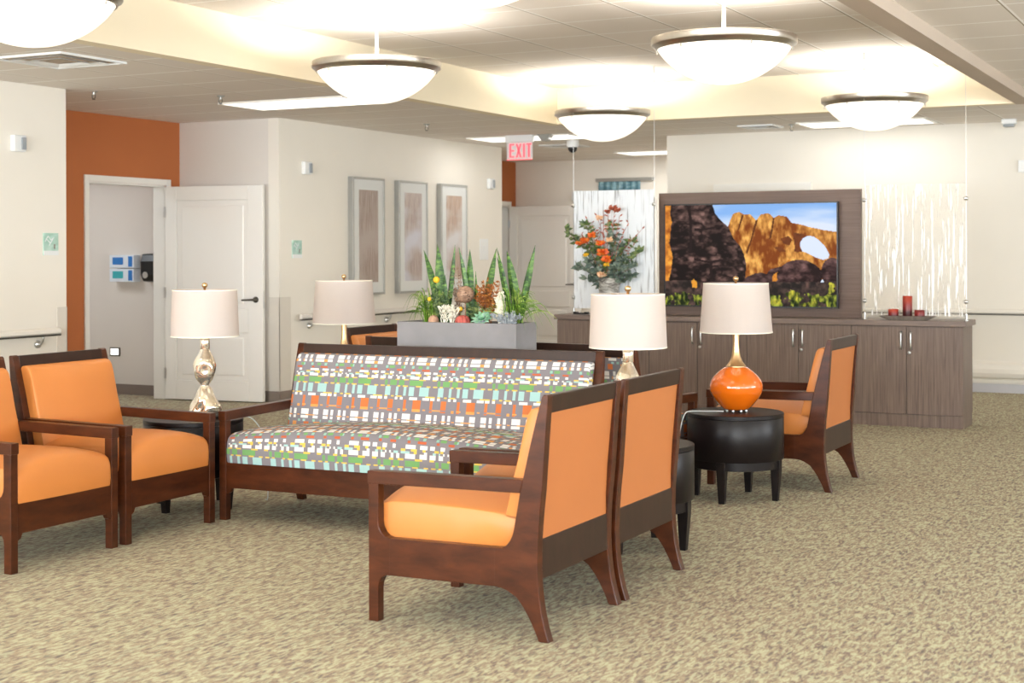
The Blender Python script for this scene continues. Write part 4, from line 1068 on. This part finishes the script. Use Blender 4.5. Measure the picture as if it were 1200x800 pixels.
# ------------------------------------------------------------------ things on the walls
def strobe(label, loc, rz):
    t = thing('fire_alarm', label, 'alarm', loc, rz, 'white wall alarms')
    link('housing', B((-.06, .06, -.045, 0, -.06, .06)), 'plastic', t, bevel=.008); link('lens', B((.005, .05, -.056, -.045, -.045, .045)), 'grey_plastic', t, bevel=.004)
strobe('white wall alarm high on the left wall', (XL, 7.93, 2.16), R(90)); strobe('white wall alarm above the small teal sign, left of the pictures', (XL, 11.54, 2.16), R(90))
strobe('white wall alarm right of the three pictures, by the corridor end', (XL, 15.24, 2.16), R(90)); strobe('white wall alarm at the right edge of the photo', (-2.06, YB, 2.17), 0)
strobe('white wall alarm on the corridor end wall beside the left glass panel', (-8.28, YF, 2.12), 0)
def sign(label, y, z, w=.15, h=.165):
    t = thing('room_sign', label, 'sign', (XL, y, z), R(90), 'teal room signs')
    link('plate', B((-w/2, w/2, -.008, 0, -h/2, h/2)), 'sage_plate', t, bevel=.001)
    link('name_strip', B((-w/2, w/2, -.011, -.008, -h/2, -h/2+.034)), 'plastic', t)
    bm = bmesh.new()
    for (x0, z0, x1, z1) in ((-.06, .02, -.03, .06), (-.03, .06, 0, .03), (-.05, .04, -.01, .01), (0, .03, .03, .05), (-.02, -.01, .02, .04)): tube(bm, [(x0, -.0085, z0), (x1, -.0085, z1)], .003, 5)
    link('leaf_motif', bm, 'plastic', t)
    link('braille_mark', B((.028, .042, -.0095, -.008, -.035, .0)), 'base', t)
sign('teal room sign with white strip on the left wall above the handrail', 8.265, 1.435); sign('small teal room sign on the picture wall, left of the first picture', 11.40, 1.40)
t = thing('switch_plate', 'white plate on the wall right of the pictures, behind the snake plants', 'switch', (XL, 15.1, 1.40), R(90)); link('plate', B((-.10, .10, -.008, 0, -.12, .12)), 'plastic', t, bevel=.002); link('switch', B((-.02, .02, -.013, -.008, -.04, .04)), 'plastic', t, bevel=.002)

def picture(label, y0, mat):
    t = thing('framed_picture', label, 'picture', (XL, y0+.295, 1.53), R(90), 'tall framed pictures'); w, h, f = .295, .585, .022
    link('frame', B((-w, w, -.06, 0, h-f, h), (-w, w, -.06, 0, -h, -h+f), (-w, -w+f, -.06, 0, -h+f, h-f), (w-f, w, -.06, 0, -h+f, h-f)), 'pewter', t, bevel=.002)
    link('mat_board', B((-w+f, w-f, -.05, -.01, -h+f, h-f)), 'mat_board', t)
    link('print', B((-.175, .175, -.053, -.050, -.46, .46)), mat, t)
picture('first of three tall framed pictures, streaked dark taupe, nearest the door', 12.27, 'art1'); picture('middle tall framed picture, pale mauve streaks, above the grass tuft', 13.14, 'art2'); picture('last of three tall framed pictures, amber top, behind the snake plants', 14.02, 'art3')

def handrail(label, p0, p1, n, brackets, mat='wall'):
    p0, p1, n = Vector(p0), Vector(p1), Vector(n); t = thing('handrail', label, 'handrail', tuple(p0)); d = p1-p0; u = d.normalized()
    bm = bmesh.new(); sec = [(.05, .0), (.072, .0), (.085, .01), (.085, .036), (.07, .046), (.05, .046)]
    A_ = [bm.verts.new(n*a+Vector((0, 0, z-.03))) for a, z in sec]; B_ = [bm.verts.new(d+n*a+Vector((0, 0, z-.03))) for a, z in sec]
    bm.faces.new(A_); bm.faces.new(B_)
    for i in range(6): bm.faces.new((A_[i], A_[(i+1) % 6], B_[(i+1) % 6], B_[i]))
    link('rail', bm, mat, t, bevel=.003)
    bm = bmesh.new(); A_ = [n*.052, n*.083]
    bmx = [d*k+q+Vector((0, 0, -.03+zz)) for k in (0, 1) for q in A_ for zz in (-.012, 0)]
    vs = [bm.verts.new(x) for x in bmx]
    for f in ((0, 1, 3, 2), (4, 6, 7, 5), (0, 4, 5, 1), (2, 3, 7, 6), (0, 2, 6, 4), (1, 5, 7, 3)): bm.faces.new([vs[i] for i in f])
    link('grip_strip', bm, 'dark_metal', t)
    for k in brackets:
        q = u*k; bm = bmesh.new(); tube(bm, spline([q+n*.004+Vector((0, 0, -.10)), q+n*.04+Vector((0, 0, -.095)), q+n*.066+Vector((0, 0, -.04))], 4), .009, 8)
        ball(bm, q+n*.004+Vector((0, 0, -.10)), .03, 14, 8); link('bracket', bm, 'steel', t, smooth=True)
handrail('pale handrail on the left wall, behind the orange chairs', (XL, 8.29, .80), (XL, 2.0, .80), (1, 0, 0), (.16, 1.6, 3.2, 4.8))
handrail('handrail under the three pictures, passing behind the white lamp shade', (XL, 11.37, .78), (XL, 15.4, .78), (1, 0, 0), (.22, 1.6, 2.9, 3.8), 'wall_grey')
handrail('long handrail on the back wall right of the cabinets', (-5.6, YB, .79), (4, YB, .79), (0, -1, 0), (.3, 2.2, 5.0, 7.0))

# teal hanging on the end wall
t = thing('wall_hanging', 'teal textile wall hanging on a grey rod at the corridor end', 'picture', (-7.63, YF, 2.30))
link('rod', B((-.35, .46, -.06, 0, 0, .045)), 'pewter', t, bevel=.004)
bm = bmesh.new(); n = 24
top = [(-.32+.60*i/n, -.03-.008*math.sin(i*1.7)) for i in range(n+1)]
pts = top+[(x, y+.006) for x, y in top[::-1]]; prism(bm, pts, -.62, 0, 'z'); link('textile', bm, 'teal_art', t)
# side room fittings seen through the open door
def glove_box(label, z, c):
    t = thing('glove_box', label, 'carton', (-9.835, YG, z), 0, 'glove cartons')
    link('carton', B((-.15, .15, -.095, 0, -.062, .062)), 'box_white', t, bevel=.003)
    link('print_panel', B((-.11, .02, -.097, -.095, -.03, .04)), c, t); link('side_stripe', B((.085, .135, -.097, -.095, -.05, .05)), 'blue_print', t)
glove_box('upper white and blue carton on the side room wall', 1.288, 'blue_print'); glove_box('lower white and teal carton on the side room wall', 1.155, 'teal_print')
t = thing('towel_dispenser', 'black paper towel dispenser on the side room wall, cut by the door frame', 'dispenser', (-9.45, YG, 1.09))
bm = bmesh.new(); prism(bm, [(0, 0), (-.09, .01), (-.12, .07), (-.125, .20), (-.10, .27), (0, .275)], -.13, .13, 'x'); link('cover', bm, 'black_plastic', t, bevel=.012)
bm = bmesh.new(); lathe(bm, [(.0, .0), (.03, .0), (.032, .006)], 20); bmesh.ops.rotate(bm, verts=bm.verts, matrix=Matrix.Rotation(R(90), 3, 'X')); bmesh.ops.translate(bm, verts=bm.verts, vec=(-.07, -.118, .07)); link('button', bm, 'steel', t)
t = thing('night_light', 'small lit night light low on the side room wall', 'light', (-10.0, YG, .41)); link('plate', B((-.065, .065, -.008, 0, -.042, .042)), 'dark_metal', t, bevel=.006); link('lens', B((-.048, .048, -.014, -.008, -.03, .03)), 'night', t, bevel=.006)

# ------------------------------------------------------------------ daylight, fill lamps, camera
def window_light(name, loc, rot, sx, sy, e, c=(.90, .955, 1)):
    ld = bpy.data.lights.new(name, 'AREA'); ld.shape = 'RECTANGLE'; ld.size = sx; ld.size_y = sy; ld.energy = e; ld.color = c
    o = bpy.data.objects.new(name, ld); col.objects.link(o); o.location = loc; o.rotation_euler = rot
for x, w in ((-5.2, 4), (-.4, 4), (3.8, 3.2)): window_light('window_daylight', (x, -4.2, 1.45), (R(90+45), 0, 0), w, 1.85, 240*w)
for y in (-1, 4, 9): window_light('window_daylight', (6.2, y, 1.45), (0, R(90+45), 0), 1.85, 4, 400)
window_light('room_fill', (-10.6, 9.6, 2.5), (0, 0, 0), 1, 1, 34)  # fill lamp added under the ceiling to brighten the windowless side room
window_light('far_room_fill', (-10.6, 17, 2.5), (0, 0, 0), 1, 1, 14)  # another added fill lamp, in the room behind the far alcove
w = bpy.data.worlds.new('sky'); scene.world = w; w.use_nodes = True
w.node_tree.nodes['Background'].inputs[0].default_value = (.9, .95, 1, 1); w.node_tree.nodes['Background'].inputs[1].default_value = 1.0

cam = bpy.data.cameras.new('camera'); co = bpy.data.objects.new('camera', cam); col.objects.link(co)
F = 1740.0
cam.sensor_width = 36; cam.lens = F/1200*36; cam.shift_y = -(400-296.1)/1200
co.location = (0, 0, 1.36)
YAW = R(26.97); ROLL = .0032
co.matrix_world = Matrix.Translation((0, 0, 1.36)) @ Matrix.Rotation(YAW, 4, 'Z') @ Matrix.Rotation(R(90), 4, 'X') @ Matrix.Rotation(ROLLSIGN*ROLL, 4, 'Z')
cam.dof.use_dof = True; cam.dof.focus_distance = 7.4; cam.dof.aperture_fstop = 4.5
scene.camera = co
vs = scene.view_settings; vs.view_transform = 'Standard'; vs.look = 'None'; vs.gamma = 1; vs.exposure = EXPO; vs.use_curve_mapping = False
scene.cycles.use_denoising = True
scene.cycles.max_bounces = 10; scene.cycles.diffuse_bounces = 8; scene.cycles.sample_clamp_indirect = 8
scene.cycles.caustics_reflective = False; scene.cycles.caustics_refractive = False
